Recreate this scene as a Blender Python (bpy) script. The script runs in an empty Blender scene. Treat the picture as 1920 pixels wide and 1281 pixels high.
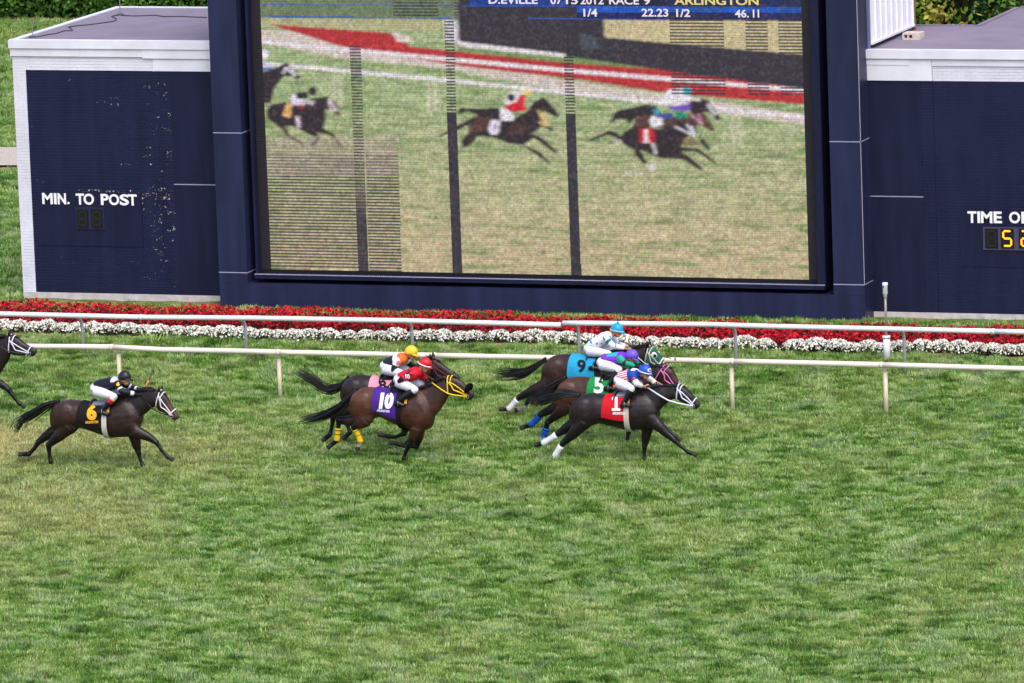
import bpy, bmesh, math, random
import numpy as np
from mathutils import Vector, Matrix
from mathutils.bvhtree import BVHTree

random.seed(7)
RNG = np.random.default_rng(7)
SC = bpy.context.scene
COL = SC.collection

# ------------------------------------------------------------------ camera
CAM = np.array([52.679438, -131.616932, 24.582809])
YAW, PIT, ROL, FPX = .34566227, .16433622, -.03589198, 12781.70
PW, PH = 1920, 1281
FWD = np.array([-math.sin(YAW) * math.cos(PIT), math.cos(YAW) * math.cos(PIT), -math.sin(PIT)])
_r = np.array([math.cos(YAW), math.sin(YAW), 0.0])
_u = np.cross(_r, FWD)
RGT = math.cos(ROL) * _r + math.sin(ROL) * _u
UPV = -math.sin(ROL) * _r + math.cos(ROL) * _u
cd = bpy.data.cameras.new('camera')
cam = bpy.data.objects.new('camera', cd)
COL.objects.link(cam)
cd.sensor_width = 36
cd.sensor_fit = 'HORIZONTAL'
cd.lens = FPX * 36 / PW
cd.clip_start = 1
cd.clip_end = 3000
cam.matrix_world = Matrix(((RGT[0], UPV[0], -FWD[0], CAM[0]), (RGT[1], UPV[1], -FWD[1], CAM[1]),
                           (RGT[2], UPV[2], -FWD[2], CAM[2]), (0, 0, 0, 1)))
SC.camera = cam

# ------------------------------------------------------------------ daylight: bright thin overcast
SUN_EL, SUN_AZ = math.radians(55), math.radians(148)      # azimuth clockwise from +Y
w = bpy.data.worlds.new('World')
SC.world = w
w.use_nodes = True
nt = w.node_tree
bg = nt.nodes['Background']
sky = nt.nodes.new('ShaderNodeTexSky')
sky.sky_type = 'NISHITA'
sky.sun_disc = False
sky.sun_elevation = SUN_EL
sky.sun_rotation = SUN_AZ
sky.air_density = 1.0
sky.dust_density = 3.0
sky.ozone_density = 1.0
nt.links.new(sky.outputs[0], bg.inputs[0])
bg.inputs[1].default_value = 0.15
sd = bpy.data.lights.new('sun', 'SUN')
sun = bpy.data.objects.new('sun', sd)
COL.objects.link(sun)
sd.energy = 1.2
sd.angle = math.radians(55)
sd.color = (1.0, .965, .93)
sdir = Vector((math.sin(SUN_AZ) * math.cos(SUN_EL), math.cos(SUN_AZ) * math.cos(SUN_EL), math.sin(SUN_EL)))
sun.rotation_euler = (-sdir).to_track_quat('-Z', 'Y').to_euler()
sun.location = (0, -20, 40)
SC.view_settings.view_transform = 'Standard'
SC.view_settings.look = 'None'
SC.view_settings.gamma = 1
SC.view_settings.use_curve_mapping = False
EXPO = 0.68
SC.view_settings.exposure = EXPO

# ------------------------------------------------------------------ pixel -> place on a real plane
def ray(px, py):
    return FWD * FPX + RGT * (px - PW / 2) + UPV * (PH / 2 - py)
def aty(px, py, Y):
    d = ray(px, py); return CAM + d * (Y - CAM[1]) / d[1]
def atz(px, py, Z):
    d = ray(px, py); return CAM + d * (Z - CAM[2]) / d[2]
def project(P):
    d = np.asarray(P) - CAM
    k = FPX / (d @ FWD)
    return PW / 2 + k * (d @ RGT), PH / 2 - k * (d @ UPV)
def gz(y):
    "height of the ground across the course: flat turf, then a bank up to the board"
    return float(np.interp(y, [-1e3, 2.7, 8.3, 1e4], [0, 0, .58, .60]))

# ------------------------------------------------------------------ colour + materials
def s(r, g, b):
    f = lambda c: (c / 255 / 12.92) if c / 255 <= .04045 else ((c / 255 + .055) / 1.055) ** 2.4
    return (f(r), f(g), f(b), 1.0)
MATS = {}
def mat(name, col, rough=.6, spec=.4, metal=0, var=0, vscale=8, col2=None, bump=0, bscale=30, emit=None, estr=1, attr=None, coat=0):
    if name in MATS: return MATS[name]
    m = bpy.data.materials.new(name); MATS[name] = m
    m.use_nodes = True
    n, l = m.node_tree.nodes, m.node_tree.links
    b = n['Principled BSDF']
    b.inputs['Base Color'].default_value = col
    b.inputs['Roughness'].default_value = rough
    b.inputs['Specular IOR Level'].default_value = spec
    b.inputs['Metallic'].default_value = metal
    b.inputs['Coat Weight'].default_value = coat
    src = None
    if attr:
        a = n.new('ShaderNodeAttribute'); a.attribute_name = attr
        src = a.outputs['Color']
    if var:
        g = n.new('ShaderNodeNewGeometry')
        t = n.new('ShaderNodeTexNoise'); t.inputs['Scale'].default_value = vscale; t.inputs['Detail'].default_value = 5
        l.new(g.outputs['Position'], t.inputs['Vector'])
        r = n.new('ShaderNodeValToRGB')
        r.color_ramp.elements[0].position = .3; r.color_ramp.elements[1].position = .72
        l.new(t.outputs['Fac'], r.inputs['Fac'])
        mx = n.new('ShaderNodeMix'); mx.data_type = 'RGBA'
        if src: l.new(src, mx.inputs['A'])
        else: mx.inputs['A'].default_value = col
        if col2 is not None:
            mx.inputs['B'].default_value = col2
            mul = n.new('ShaderNodeMath'); mul.operation = 'MULTIPLY'; mul.inputs[1].default_value = var
            l.new(r.outputs['Color'], mul.inputs[0]); l.new(mul.outputs[0], mx.inputs['Factor'])
            src = mx.outputs['Result']
        else:
            mx.blend_type = 'MULTIPLY'; mx.inputs['Factor'].default_value = var
            l.new(r.outputs['Color'], mx.inputs['B']); src = mx.outputs['Result']
    if src: l.new(src, b.inputs['Base Color'])
    if bump:
        g2 = n.new('ShaderNodeNewGeometry')
        t2 = n.new('ShaderNodeTexNoise'); t2.inputs['Scale'].default_value = bscale; t2.inputs['Detail'].default_value = 4
        l.new(g2.outputs['Position'], t2.inputs['Vector'])
        bp = n.new('ShaderNodeBump'); bp.inputs['Strength'].default_value = bump; bp.inputs['Distance'].default_value = .02
        l.new(t2.outputs['Fac'], bp.inputs['Height']); l.new(bp.outputs[0], b.inputs['Normal'])
    if emit is not None:
        b.inputs['Emission Color'].default_value = emit
        b.inputs['Emission Strength'].default_value = estr
    return m

# ------------------------------------------------------------------ objects
OFF = {}
def tag(o, label=None, cat=None, group=None, kind=None):
    if label: o['label'] = label
    if cat: o['category'] = cat
    if group: o['group'] = group
    if kind: o['kind'] = kind
    return o
def thing(name, label, cat, loc=(0, 0, 0), group=None):
    o = bpy.data.objects.new(name, None); COL.objects.link(o)
    o.location = loc; o.empty_display_size = .2
    OFF[o.name] = np.array(loc, float)
    return tag(o, label, cat, group)
def make(name, V, F, m, parent=None, smooth=False, kind=None, cols=None):
    V = np.asarray(V, float).reshape(-1, 3)
    off = np.zeros(3)
    if parent is not None: off = OFF[parent.name]
    me = bpy.data.meshes.new(name)
    me.from_pydata((V - off).tolist(), [], [tuple(f) for f in F])
    if cols is not None:
        a = me.color_attributes.new('Col', 'FLOAT_COLOR', 'POINT')
        c = np.ones((len(V), 4)); c[:, :3] = np.asarray(cols)[:, :3]
        a.data.foreach_set('color', c.ravel())
    for mm in (m if isinstance(m, (list, tuple)) else [m]): me.materials.append(mm)
    if smooth: me.polygons.foreach_set('use_smooth', [True] * len(me.polygons))
    me.update()
    o = bpy.data.objects.new(name, me); COL.objects.link(o)
    if parent is not None:
        o.parent = parent; OFF[o.name] = off
    else: OFF[o.name] = np.zeros(3)
    if kind: o['kind'] = kind
    return o
def nrm(v):
    v = np.asarray(v, float); return v / (np.linalg.norm(v) + 1e-12)
class MB:
    def __init__(self): self.V = []; self.F = []
    def add(self, V, F):
        k = len(self.V); self.V += [tuple(v) for v in V]; self.F += [tuple(i + k for i in f) for f in F]
        return self
    def box(self, x0, x1, y0, y1, z0, z1):
        V = [(x, y, z) for x in (x0, x1) for y in (y0, y1) for z in (z0, z1)]
        return self.add(V, [(0, 1, 3, 2), (4, 6, 7, 5), (0, 4, 5, 1), (2, 3, 7, 6), (0, 2, 6, 4), (1, 5, 7, 3)])
    def tube(self, P, R, n=8, cap=True, lat=None, flat=1.0, up=None):
        "sweep; lat: fixed side direction for an elliptic section (side radius = R*flat)"
        P = [np.asarray(p, float) for p in P]
        if np.isscalar(R): R = [R] * len(P)
        rings = []; prev = None
        for i, p in enumerate(P):
            t = nrm(P[min(i + 1, len(P) - 1)] - P[max(i - 1, 0)])
            if lat is not None:
                a = nrm(np.asarray(lat, float) - t * np.dot(lat, t))
            elif prev is None:
                h = np.array([0, 0, 1.0]) if abs(t[2]) < .9 else np.array([1.0, 0, 0])
                a = nrm(np.cross(h, t))
            else: a = nrm(prev - t * np.dot(prev, t))
            prev = a; b = np.cross(t, a)
            rings.append([p + a * R[i] * flat * math.cos(q) + b * R[i] * math.sin(q) for q in np.linspace(0, 2 * math.pi, n, endpoint=False)])
        return self.rings(rings, cap)
    def rings(self, rings, cap=True, closed=True):
        n = len(rings[0]); k = len(self.V)
        for r in rings: self.V += [tuple(v) for v in r]
        for i in range(len(rings) - 1):
            for j in range(n if closed else n - 1):
                j2 = (j + 1) % n
                self.F.append((k + i * n + j, k + i * n + j2, k + (i + 1) * n + j2, k + (i + 1) * n + j))
        if cap and closed:
            self.F.append(tuple(k + j for j in range(n))[::-1])
            self.F.append(tuple(k + (len(rings) - 1) * n + j for j in range(n)))
        return self
    def ball(self, c, r, n=12, ax=None):
        r = np.ones(3) * r; c = np.asarray(c, float)
        A = np.eye(3) if ax is None else ax
        rings = []
        for a in np.linspace(-math.pi / 2 + .12, math.pi / 2 - .12, n // 2 + 2):
            rings.append([c + A @ (r * np.array([math.cos(a) * math.cos(q), math.cos(a) * math.sin(q), math.sin(a)])) for q in np.linspace(0, 2 * math.pi, n, endpoint=False)])
        return self.rings(rings)
    def build(self, name, m, parent=None, smooth=False, kind=None, cols=None):
        return make(name, self.V, self.F, m, parent, smooth, kind, cols)
def text_mesh(body, bold=.02, slant=0., sub=0):
    "built-in font -> flat triangles, cap height 1, centred"
    if body == 'slab 1':          # heavy one with a flag and a foot
        V = np.array([(-.30, -.5), (.30, -.5), (.30, -.33), (.10, -.33), (.10, .5), (-.08, .5), (-.30, .36), (-.30, .20), (-.10, .28), (-.10, -.33), (-.30, -.33)])
        bm = bmesh.new(); bm.faces.new([bm.verts.new((a, b, 0)) for a, b in V])
        bm.normal_update()
        bmesh.ops.triangulate(bm, faces=bm.faces[:])
        for _ in range(3):
            bmesh.ops.subdivide_edges(bm, edges=[e for e in bm.edges if e.calc_length() > .12], cuts=1); bmesh.ops.triangulate(bm, faces=bm.faces[:])
        bm.verts.index_update()
        V = np.array([v.co[:] for v in bm.verts])[:, :2]; F = [tuple(v.index for v in f.verts) for f in bm.faces]; bm.free()
        return V, F
    cu = bpy.data.curves.new('t', 'FONT'); cu.body = body; cu.align_x = 'CENTER'; cu.align_y = 'CENTER'; cu.offset = bold
    cu.resolution_u = 4; cu.fill_mode = 'FRONT'
    o = bpy.data.objects.new('t', cu); COL.objects.link(o)
    dg = bpy.context.evaluated_depsgraph_get()
    me = bpy.data.meshes.new_from_object(o.evaluated_get(dg))
    bpy.data.objects.remove(o); bpy.data.curves.remove(cu)
    bm = bmesh.new(); bm.from_mesh(me); bpy.data.meshes.remove(me)
    bmesh.ops.triangulate(bm, faces=bm.faces[:])
    for _ in range(sub):
        bmesh.ops.subdivide_edges(bm, edges=[e for e in bm.edges if e.calc_length() > .12], cuts=1)
        bmesh.ops.triangulate(bm, faces=bm.faces[:])
    V = np.array([v.co[:] for v in bm.verts])[:, :2]
    F = [tuple(v.index for v in f.verts) for f in bm.faces]
    bm.free()
    lo, hi = V.min(0), V.max(0)
    V = (V - (lo + hi) / 2) / (hi[1] - lo[1])
    V[:, 0] += slant * V[:, 1]
    return V, F
# ================================================================== GROUND
def vnoise(x, y, sc, seed=0):
    "cheap smooth value noise, 0..1"
    x = np.asarray(x, float) * sc + seed * 17.3; y = np.asarray(y, float) * sc + seed * 9.1
    xi, yi = np.floor(x), np.floor(y); fx, fy = x - xi, y - yi
    h = lambda a, b: np.modf(np.abs(np.sin(a * 127.1 + b * 311.7 + seed) * 43758.5453))[0]
    fx = fx * fx * (3 - 2 * fx); fy = fy * fy * (3 - 2 * fy)
    return (h(xi, yi) * (1 - fx) + h(xi + 1, yi) * fx) * (1 - fy) + (h(xi, yi + 1) * (1 - fx) + h(xi + 1, yi + 1) * fx) * fy
gzv = lambda y: np.interp(y, [-1e3, 2.7, 8.3, 1e4], [0, 0, .58, .60])
def ground_z(x, y):
    near = np.clip((70 - np.abs(y)) / 20, 0, 1)
    return gzv(y) + near * ((vnoise(x, y, .9, 1) - .5) * .05 + (vnoise(x, y, 2.6, 2) - .5) * .035)

def turf_ground_mat():
    m = bpy.data.materials.new('turf_soil'); m.use_nodes = True
    n, l = m.node_tree.nodes, m.node_tree.links
    b = n['Principled BSDF']; b.inputs['Roughness'].default_value = .95; b.inputs['Specular IOR Level'].default_value = .1
    g = n.new('ShaderNodeNewGeometry')
    t1 = n.new('ShaderNodeTexNoise'); t1.inputs['Scale'].default_value = 3.2; t1.inputs['Detail'].default_value = 6; t1.inputs['Roughness'].default_value = .65
    t2 = n.new('ShaderNodeTexNoise'); t2.inputs['Scale'].default_value = .5; t2.inputs['Detail'].default_value = 3
    for t in (t1, t2): l.new(g.outputs['Position'], t.inputs['Vector'])
    r = n.new('ShaderNodeValToRGB'); e = r.color_ramp.elements
    e[0].position = .35; e[0].color = s(58, 76, 34); e[1].position = .68; e[1].color = s(128, 136, 78)
    l.new(t1.outputs['Fac'], r.inputs['Fac'])
    mx = n.new('ShaderNodeMix'); mx.data_type = 'RGBA'; mx.inputs['B'].default_value = s(150, 132, 92)
    r2 = n.new('ShaderNodeValToRGB'); r2.color_ramp.elements[0].position = .52; r2.color_ramp.elements[1].position = .68
    l.new(t2.outputs['Fac'], r2.inputs['Fac']); l.new(r2.outputs['Color'], mx.inputs['Factor'])
    l.new(r.outputs['Color'], mx.inputs['A']); l.new(mx.outputs['Result'], b.inputs['Base Color'])
    return m
xs = np.concatenate([np.linspace(-900, -70, 12), np.linspace(-60, -20, 20), np.arange(-18, 30, .3), np.linspace(32, 70, 16), np.linspace(90, 900, 12)])
ys = np.concatenate([np.linspace(-400, -45, 10), np.arange(-36, 12, .3), np.linspace(13, 75, 60), np.linspace(90, 1500, 14)])
gx, gy = np.meshgrid(xs, ys)
nx, ny = len(xs), len(ys)
GF = [(j * nx + i, j * nx + i + 1, (j + 1) * nx + i + 1, (j + 1) * nx + i) for j in range(ny - 1) for i in range(nx - 1)]
ground = make('ground', np.stack([gx, gy, ground_z(gx, gy)], -1).reshape(-1, 3), GF, turf_ground_mat(), smooth=True, kind='structure')

# gravel service path behind the board
pv = []
pxs = np.linspace(-70, 40, 80)
for x in pxs:
    wob = math.sin(x * .6) * .25
    pv += [(x, 28.6 + wob, .64), (x, 32.0 + wob * .7, .64)]
make('path', pv, [(2 * i, 2 * i + 2, 2 * i + 3, 2 * i + 1) for i in range(len(pxs) - 1)],
     mat('gravel', s(205, 192, 182), .95, .1, var=.8, vscale=14, col2=s(150, 135, 122), bump=.6, bscale=60), kind='structure')

# ------------------------------------------------------------------ turf: blades in tufts
def blade_mat():
    m = bpy.data.materials.new('grass_blade'); m.use_nodes = True
    n, l = m.node_tree.nodes, m.node_tree.links
    b = n['Principled BSDF']; b.inputs['Roughness'].default_value = .55; b.inputs['Specular IOR Level'].default_value = .25
    g = n.new('ShaderNodeNewGeometry')
    def noise(sc, det, rough=.55):
        t = n.new('ShaderNodeTexNoise'); t.inputs['Scale'].default_value = sc; t.inputs['Detail'].default_value = det; t.inputs['Roughness'].default_value = rough
        l.new(g.outputs['Position'], t.inputs['Vector']); return t.outputs['Fac']
    patch, dry, cool = noise(.28, 3), noise(.16, 2), noise(1.1, 4)
    mp = n.new('ShaderNodeMapping'); mp.inputs['Scale'].default_value = (.55, 1.25, 1); l.new(g.outputs['Position'], mp.inputs[0])
    ct = n.new('ShaderNodeTexNoise'); ct.inputs['Scale'].default_value = 3.4; ct.inputs['Detail'].default_value = 4; l.new(mp.outputs[0], ct.inputs['Vector']); clump = ct.outputs['Fac']
    r = n.new('ShaderNodeValToRGB'); e = r.color_ramp.elements
    e[0].position = .36; e[0].color = s(50, 90, 26); e[1].position = .64; e[1].color = s(176, 200, 138)
    x = e.new(.5); x.color = s(114, 158, 68)
    l.new(clump, r.inputs['Fac'])
    def mixin(src, fac, lo, hi, col, k=1.0):
        rr = n.new('ShaderNodeMapRange'); rr.inputs['From Min'].default_value = lo; rr.inputs['From Max'].default_value = hi; rr.inputs['To Max'].default_value = k
        l.new(fac, rr.inputs['Value'])
        mx = n.new('ShaderNodeMix'); mx.data_type = 'RGBA'; mx.inputs['B'].default_value = col
        l.new(rr.outputs[0], mx.inputs['Factor']); l.new(src, mx.inputs['A']); return mx.outputs['Result']
    c = mixin(r.outputs['Color'], cool, .5, .75, s(178, 200, 160), .7)
    c = mixin(c, patch, .48, .72, s(184, 190, 122), .34)
    # worn, straw coloured turf on the left half of the course
    sx = n.new('ShaderNodeSeparateXYZ'); l.new(g.outputs['Position'], sx.inputs[0])
    mr = n.new('ShaderNodeMapRange'); mr.inputs['From Min'].default_value = 7; mr.inputs['From Max'].default_value = -6
    l.new(sx.outputs['X'], mr.inputs['Value'])
    my = n.new('ShaderNodeMapRange'); my.inputs['From Min'].default_value = -1; my.inputs['From Max'].default_value = -5
    l.new(sx.outputs['Y'], my.inputs['Value'])
    a0 = n.new('ShaderNodeMath'); a0.operation = 'MULTIPLY'; l.new(mr.outputs[0], a0.inputs[0]); l.new(my.outputs[0], a0.inputs[1])
    ad = n.new('ShaderNodeMath'); ad.operation = 'MULTIPLY'; l.new(a0.outputs[0], ad.inputs[0]); l.new(dry, ad.inputs[1])
    c = mixin(c, ad.outputs[0], .12, .5, s(206, 194, 146), .78)
    a = n.new('ShaderNodeAttribute'); a.attribute_name = 'Col'
    mul = n.new('ShaderNodeMix'); mul.data_type = 'RGBA'; mul.blend_type = 'MULTIPLY'; mul.inputs['Factor'].default_value = 1
    l.new(c, mul.inputs['A']); l.new(a.outputs['Color'], mul.inputs['B'])
    l.new(mul.outputs['Result'], b.inputs['Base Color'])
    # a little light through the blades
    tr = n.new('ShaderNodeBsdfTranslucent'); l.new(mul.outputs['Result'], tr.inputs['Color'])
    ms = n.new('ShaderNodeMixShader'); ms.inputs[0].default_value = .18
    out = n['Material Output']; l.new(b.outputs[0], ms.inputs[1]); l.new(tr.outputs[0], ms.inputs[2]); l.new(ms.outputs[0], out.inputs['Surface'])
    return m
BLADE = blade_mat()
def tuft_object(k, nbl, rad, h0, h1, wd):
    V, F, Cc = [], [], []
    for i in range(nbl):
        a = random.uniform(0, 6.283); q = rad * math.sqrt(random.random())
        x, y = q * math.cos(a), q * math.sin(a)
        d = random.uniform(0, 6.283); ln = random.uniform(.15, .75); h = random.uniform(h0, h1)
        dx, dy = math.cos(d), math.sin(d); wx, wy = -dy * wd, dx * wd
        b = len(V); tone = random.uniform(.72, 1.25); yel = random.uniform(.85, 1.25)
        V += [(x - wx, y - wy, -.015), (x + wx, y + wy, -.015),
              (x + dx * h * ln * .35 - wx * .8, y + dy * h * ln * .35 - wy * .8, h * .6), (x + dx * h * ln * .35 + wx * .8, y + dy * h * ln * .35 + wy * .8, h * .6),
              (x + dx * h * ln, y + dy * h * ln, h)]
        F += [(b, b + 1, b + 3, b + 2), (b + 2, b + 3, b + 4)]
        Cc += [(tone * yel, tone, tone * .9)] * 5
    me = bpy.data.meshes.new('grass_tuft'); me.from_pydata(V, [], F); me.materials.append(BLADE)
    at = me.color_attributes.new('Col', 'FLOAT_COLOR', 'POINT'); cc = np.ones((len(V), 4)); cc[:, :3] = Cc; at.data.foreach_set('color', cc.ravel())
    return bpy.data.objects.new('grass_tuft', me)
TUFTS = [tuft_object(k, 110, .2, .045, .095, .0065) for k in range(3)]
def turf(name, label, poly_rows, dens, smin, smax, seed):
    "poly_rows: (y, x0, x1); blades stand on a sheet just under the ground surface"
    V, F = [], []
    N = 60
    for (y, x0, x1) in poly_rows:
        xx = np.linspace(x0, x1, N); zz = ground_z(xx, np.full(N, y)) - .004
        V += list(zip(xx, [y] * N, zz))
    for j in range(len(poly_rows) - 1):
        for i in range(N - 1): F.append((j * N + i, j * N + i + 1, (j + 1) * N + i + 1, (j + 1) * N + i))
    o = make(name, V, F, BLADE, kind='stuff'); tag(o, label, 'grass')
    ng = bpy.data.node_groups.new('turf_scatter', 'GeometryNodeTree')
    ng.interface.new_socket('Geometry', in_out='INPUT', socket_type='NodeSocketGeometry')
    ng.interface.new_socket('Geometry', in_out='OUTPUT', socket_type='NodeSocketGeometry')
    n, l = ng.nodes, ng.links
    gi, go = n.new('NodeGroupInput'), n.new('NodeGroupOutput')
    dp = n.new('GeometryNodeDistributePointsOnFaces'); dp.inputs['Density'].default_value = dens; dp.inputs['Seed'].default_value = seed
    l.new(gi.outputs[0], dp.inputs['Mesh'])
    jn = n.new('GeometryNodeJoinGeometry')
    for t in TUFTS:
        oi = n.new('GeometryNodeObjectInfo'); oi.inputs['Object'].default_value = t; oi.inputs['As Instance'].default_value = True
        l.new(oi.outputs['Geometry'], jn.inputs[0])
    ip = n.new('GeometryNodeInstanceOnPoints'); ip.inputs['Pick Instance'].default_value = True
    l.new(dp.outputs['Points'], ip.inputs['Points']); l.new(jn.outputs[0], ip.inputs['Instance'])
    rv = n.new('FunctionNodeRandomValue'); rv.data_type = 'FLOAT_VECTOR'
    rv.inputs[0].default_value = (-.3, -.3, 0); rv.inputs[1].default_value = (.3, .3, 6.283)
    l.new(rv.outputs[0], ip.inputs['Rotation'])
    # taller and shorter drifts of grass
    ps = n.new('GeometryNodeInputPosition'); nz = n.new('ShaderNodeTexNoise'); nz.inputs['Scale'].default_value = 1.7; nz.inputs['Detail'].default_value = 3
    l.new(ps.outputs[0], nz.inputs['Vector'])
    mr = n.new('ShaderNodeMapRange'); mr.inputs['From Min'].default_value = .3; mr.inputs['From Max'].default_value = .7
    mr.inputs['To Min'].default_value = smin; mr.inputs['To Max'].default_value = smax
    l.new(nz.outputs['Fac'], mr.inputs['Value']); l.new(mr.outputs[0], ip.inputs['Scale'])
    l.new(ip.outputs[0], go.inputs[0])
    md = o.modifiers.new('scatter', 'NODES'); md.node_group = ng
    return o
def view_rows(y0, y1, step, mrg):
    rows = []
    for y in np.arange(y0, y1 + 1e-6, step):
        z = gz(y)
        # left / right frame edge on this row
        ends = []
        for px in (0, PW):
            lo, hi = -400, 2200
            for _ in range(40):
                mid = (lo + hi) / 2
                if atz(px, mid, z)[1] > y: lo = mid
                else: hi = mid
            ends.append(atz(px, lo, z)[0])
        rows.append((y, ends[0] - mrg, ends[1] + mrg))
    return rows
turf('turf', 'mown green turf of the race course, worn straw yellow in places', view_rows(-31, 5.8, .6, 1.5), 30, .6, 1.4, 3)
turf('bank_grass', 'strip of lush green grass between the red flowers and the navy board', [(y, -16, 20) for y in np.arange(7.45, 8.16, .1)], 45, .7, 1.25, 5)
turf('infield_grass', 'rough green grass field left of and behind the navy building', [(y, -12.2 - (y - 8.2) * .45 - 4, -9.62 - max(0, y - 14.6) * .16) for y in np.concatenate([np.arange(8.2, 28.4, .6)])], 14, 1.1, 1.9, 8)
turf('field_grass', 'pale rough grass in front of the clipped hedge', [(y, -42, -12) for y in np.arange(32.4, 59.6, 1.0)], 12, 1.0, 1.7, 9)

# ================================================================== TOTE BOARD: two wings and the video tower
def navy_mat(name, a, b, rough=.5, chips=False, spec=.15):
    m = bpy.data.materials.new(name); m.use_nodes = True
    n, l = m.node_tree.nodes, m.node_tree.links
    bs = n['Principled BSDF']; bs.inputs['Roughness'].default_value = rough; bs.inputs['Specular IOR Level'].default_value = spec
    g = n.new('ShaderNodeNewGeometry')
    mp = n.new('ShaderNodeMapping'); mp.inputs['Scale'].default_value = (2.2, 2.2, .35)
    l.new(g.outputs['Position'], mp.inputs[0])
    t = n.new('ShaderNodeTexNoise'); t.inputs['Scale'].default_value = 1.6; t.inputs['Detail'].default_value = 6
    l.new(mp.outputs[0], t.inputs['Vector'])
    r = n.new('ShaderNodeValToRGB'); r.color_ramp.elements[0].position = .35; r.color_ramp.elements[1].position = .75
    r.color_ramp.elements[0].color = a; r.color_ramp.elements[1].color = b
    l.new(t.outputs['Fac'], r.inputs['Fac'])
    out = r.outputs['Color']
    t2 = n.new('ShaderNodeTexNoise'); t2.inputs['Scale'].default_value = 26; t2.inputs['Detail'].default_value = 3
    l.new(g.outputs['Position'], t2.inputs['Vector'])
    if chips:
        at = n.new('ShaderNodeAttribute'); at.attribute_name = 'Col'
        ad = n.new('ShaderNodeMath'); ad.operation = 'ADD'; l.new(t2.outputs['Fac'], ad.inputs[0])
        l.new(at.outputs['Fac'], ad.inputs[1])
        gt = n.new('ShaderNodeMath'); gt.operation = 'GREATER_THAN'; gt.inputs[1].default_value = .98; l.new(ad.outputs[0], gt.inputs[0])
        mx = n.new('ShaderNodeMix'); mx.data_type = 'RGBA'; mx.inputs['B'].default_value = s(205, 190, 172)
        l.new(gt.outputs[0], mx.inputs['Factor']); l.new(out, mx.inputs['A']); out = mx.outputs['Result']
    l.new(out, bs.inputs['Base Color'])
    bp = n.new('ShaderNodeBump'); bp.inputs['Strength'].default_value = .15; bp.inputs['Distance'].default_value = .01
    l.new(t2.outputs['Fac'], bp.inputs['Height']); l.new(bp.outputs[0], bs.inputs['Normal'])
    return m
NAVY = navy_mat('navy_sheet', s(31, 35, 62), s(41, 47, 80), .42, spec=.25)
NAVY_D = navy_mat('navy_smooth_panel', s(25, 28, 52), s(32, 36, 64), .5)
NAVY_B = navy_mat('navy_brick_paint', s(26, 29, 54), s(33, 38, 68), .55, chips=True)
WHITE = mat('white_paint', s(230, 229, 241), .55, .3, var=.18, vscale=1.5, bump=.05)
WHITE_B = mat('white_brick_paint', s(228, 227, 239), .65, .3, var=.15, vscale=2, bump=.1)
PLINTH = mat('plinth_concrete', s(205, 198, 200), .85, .2, var=.55, vscale=5, col2=s(140, 128, 125), bump=.2)
ROOF = mat('roof_membrane', s(138, 127, 143), .8, .2, var=.5, vscale=1.3, col2=s(112, 102, 118), bump=.25, bscale=12)
BLACK = mat('black_plastic', s(18, 17, 20), .6, .3)
CAULK_LIT_EDGE = mat('caulk_and_lit_edge', s(150, 148, 175), .7, .2)  # caulk joints, and the painted highlight along the sill
BACKING = mat('mortar_paint', s(58, 64, 108), .6)
DARKSEAM = mat('dark_seam', s(14, 15, 28), .8, .1)

Ya, Yp, Yi, Ys = 8.80, 8.14, 8.30, 8.52          # wing wall, pillar front, inner frame, screen face
def bricks(name, x0, x1, z0, z1, y, m, parent, chip=None):
    "running bond, real bricks standing 5 mm proud of the joints"
    V, F, Cc = [], [], []
    H, L, J = .0585, .209, .0035
    k = 0; z = z0
    while z + H * .5 < z1:
        zt = min(z + H, z1)
        x = x0 - (L / 2 if k % 2 else 0)
        while x < x1:
            a, b = max(x, x0), min(x + L, x1)
            if b - a > .02:
                q = y - .008 - random.random() * .004; n = len(V)
                V += [(a, q, z), (b, q, z), (b, q, zt), (a, q, zt), (a, y + .005, z), (b, y + .005, z), (b, y + .005, zt), (a, y + .005, zt)]
                F += [(n, n + 1, n + 2, n + 3), (n + 1, n + 5, n + 6, n + 2), (n + 4, n, n + 3, n + 7), (n + 3, n + 2, n + 6, n + 7), (n + 4, n + 5, n + 1, n)]
                c = chip((a + b) / 2, z) if chip else 0.
                Cc += [(c, c, c)] * 8
            x += L + J
        z += H + .0095; k += 1
    o = make(name, V, F, m, parent, kind='stuff', cols=Cc)
    return o
def seven_seg(parent, cx, cz, h, y, lit, name='digit'):
    "window with seven lamps-bars; lit: string of segments a-g that are on"
    wv = h * .66
    win = MB().box(cx - wv / 2, cx + wv / 2, y - .012, y + .01, cz - h / 2, cz + h / 2).build(name, BLACK, parent)
    sw, sh, t = h * .2, h * .37, h * .045
    segs = {'a': (0, sh, 1), 'g': (0, 0, 1), 'd': (0, -sh, 1), 'f': (-sw, sh / 2, 0), 'b': (sw, sh / 2, 0), 'e': (-sw, -sh / 2, 0), 'c': (sw, -sh / 2, 0)}
    for q, (ox, oz, hor) in segs.items():
        L = (sw if hor else sh / 2) - t * .25
        pts = [(-L, 0), (-L + t, t), (L - t, t), (L, 0), (L - t, -t), (-L + t, -t)]
        if not hor: pts = [(b, a) for a, b in pts]
        on = q in lit
        V = [(cx + ox + a, y - .018, cz + oz + b) for a, b in pts] + [(cx + ox + a, y - .010, cz + oz + b) for a, b in pts]
        F = [tuple(range(6)) if hor else tuple(range(5, -1, -1))] + [(i, (i + 1) % 6, 6 + (i + 1) % 6, 6 + i) for i in range(6)]
        make('segment', V, F, SEG_ON if on else SEG_OFF, win)
SEG_ON = mat('lamp_on', s(60, 30, 0), .5, emit=s(255, 170, 10), estr=1.6)
SEG_OFF = mat('lamp_off', s(30, 27, 26), .5)
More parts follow.
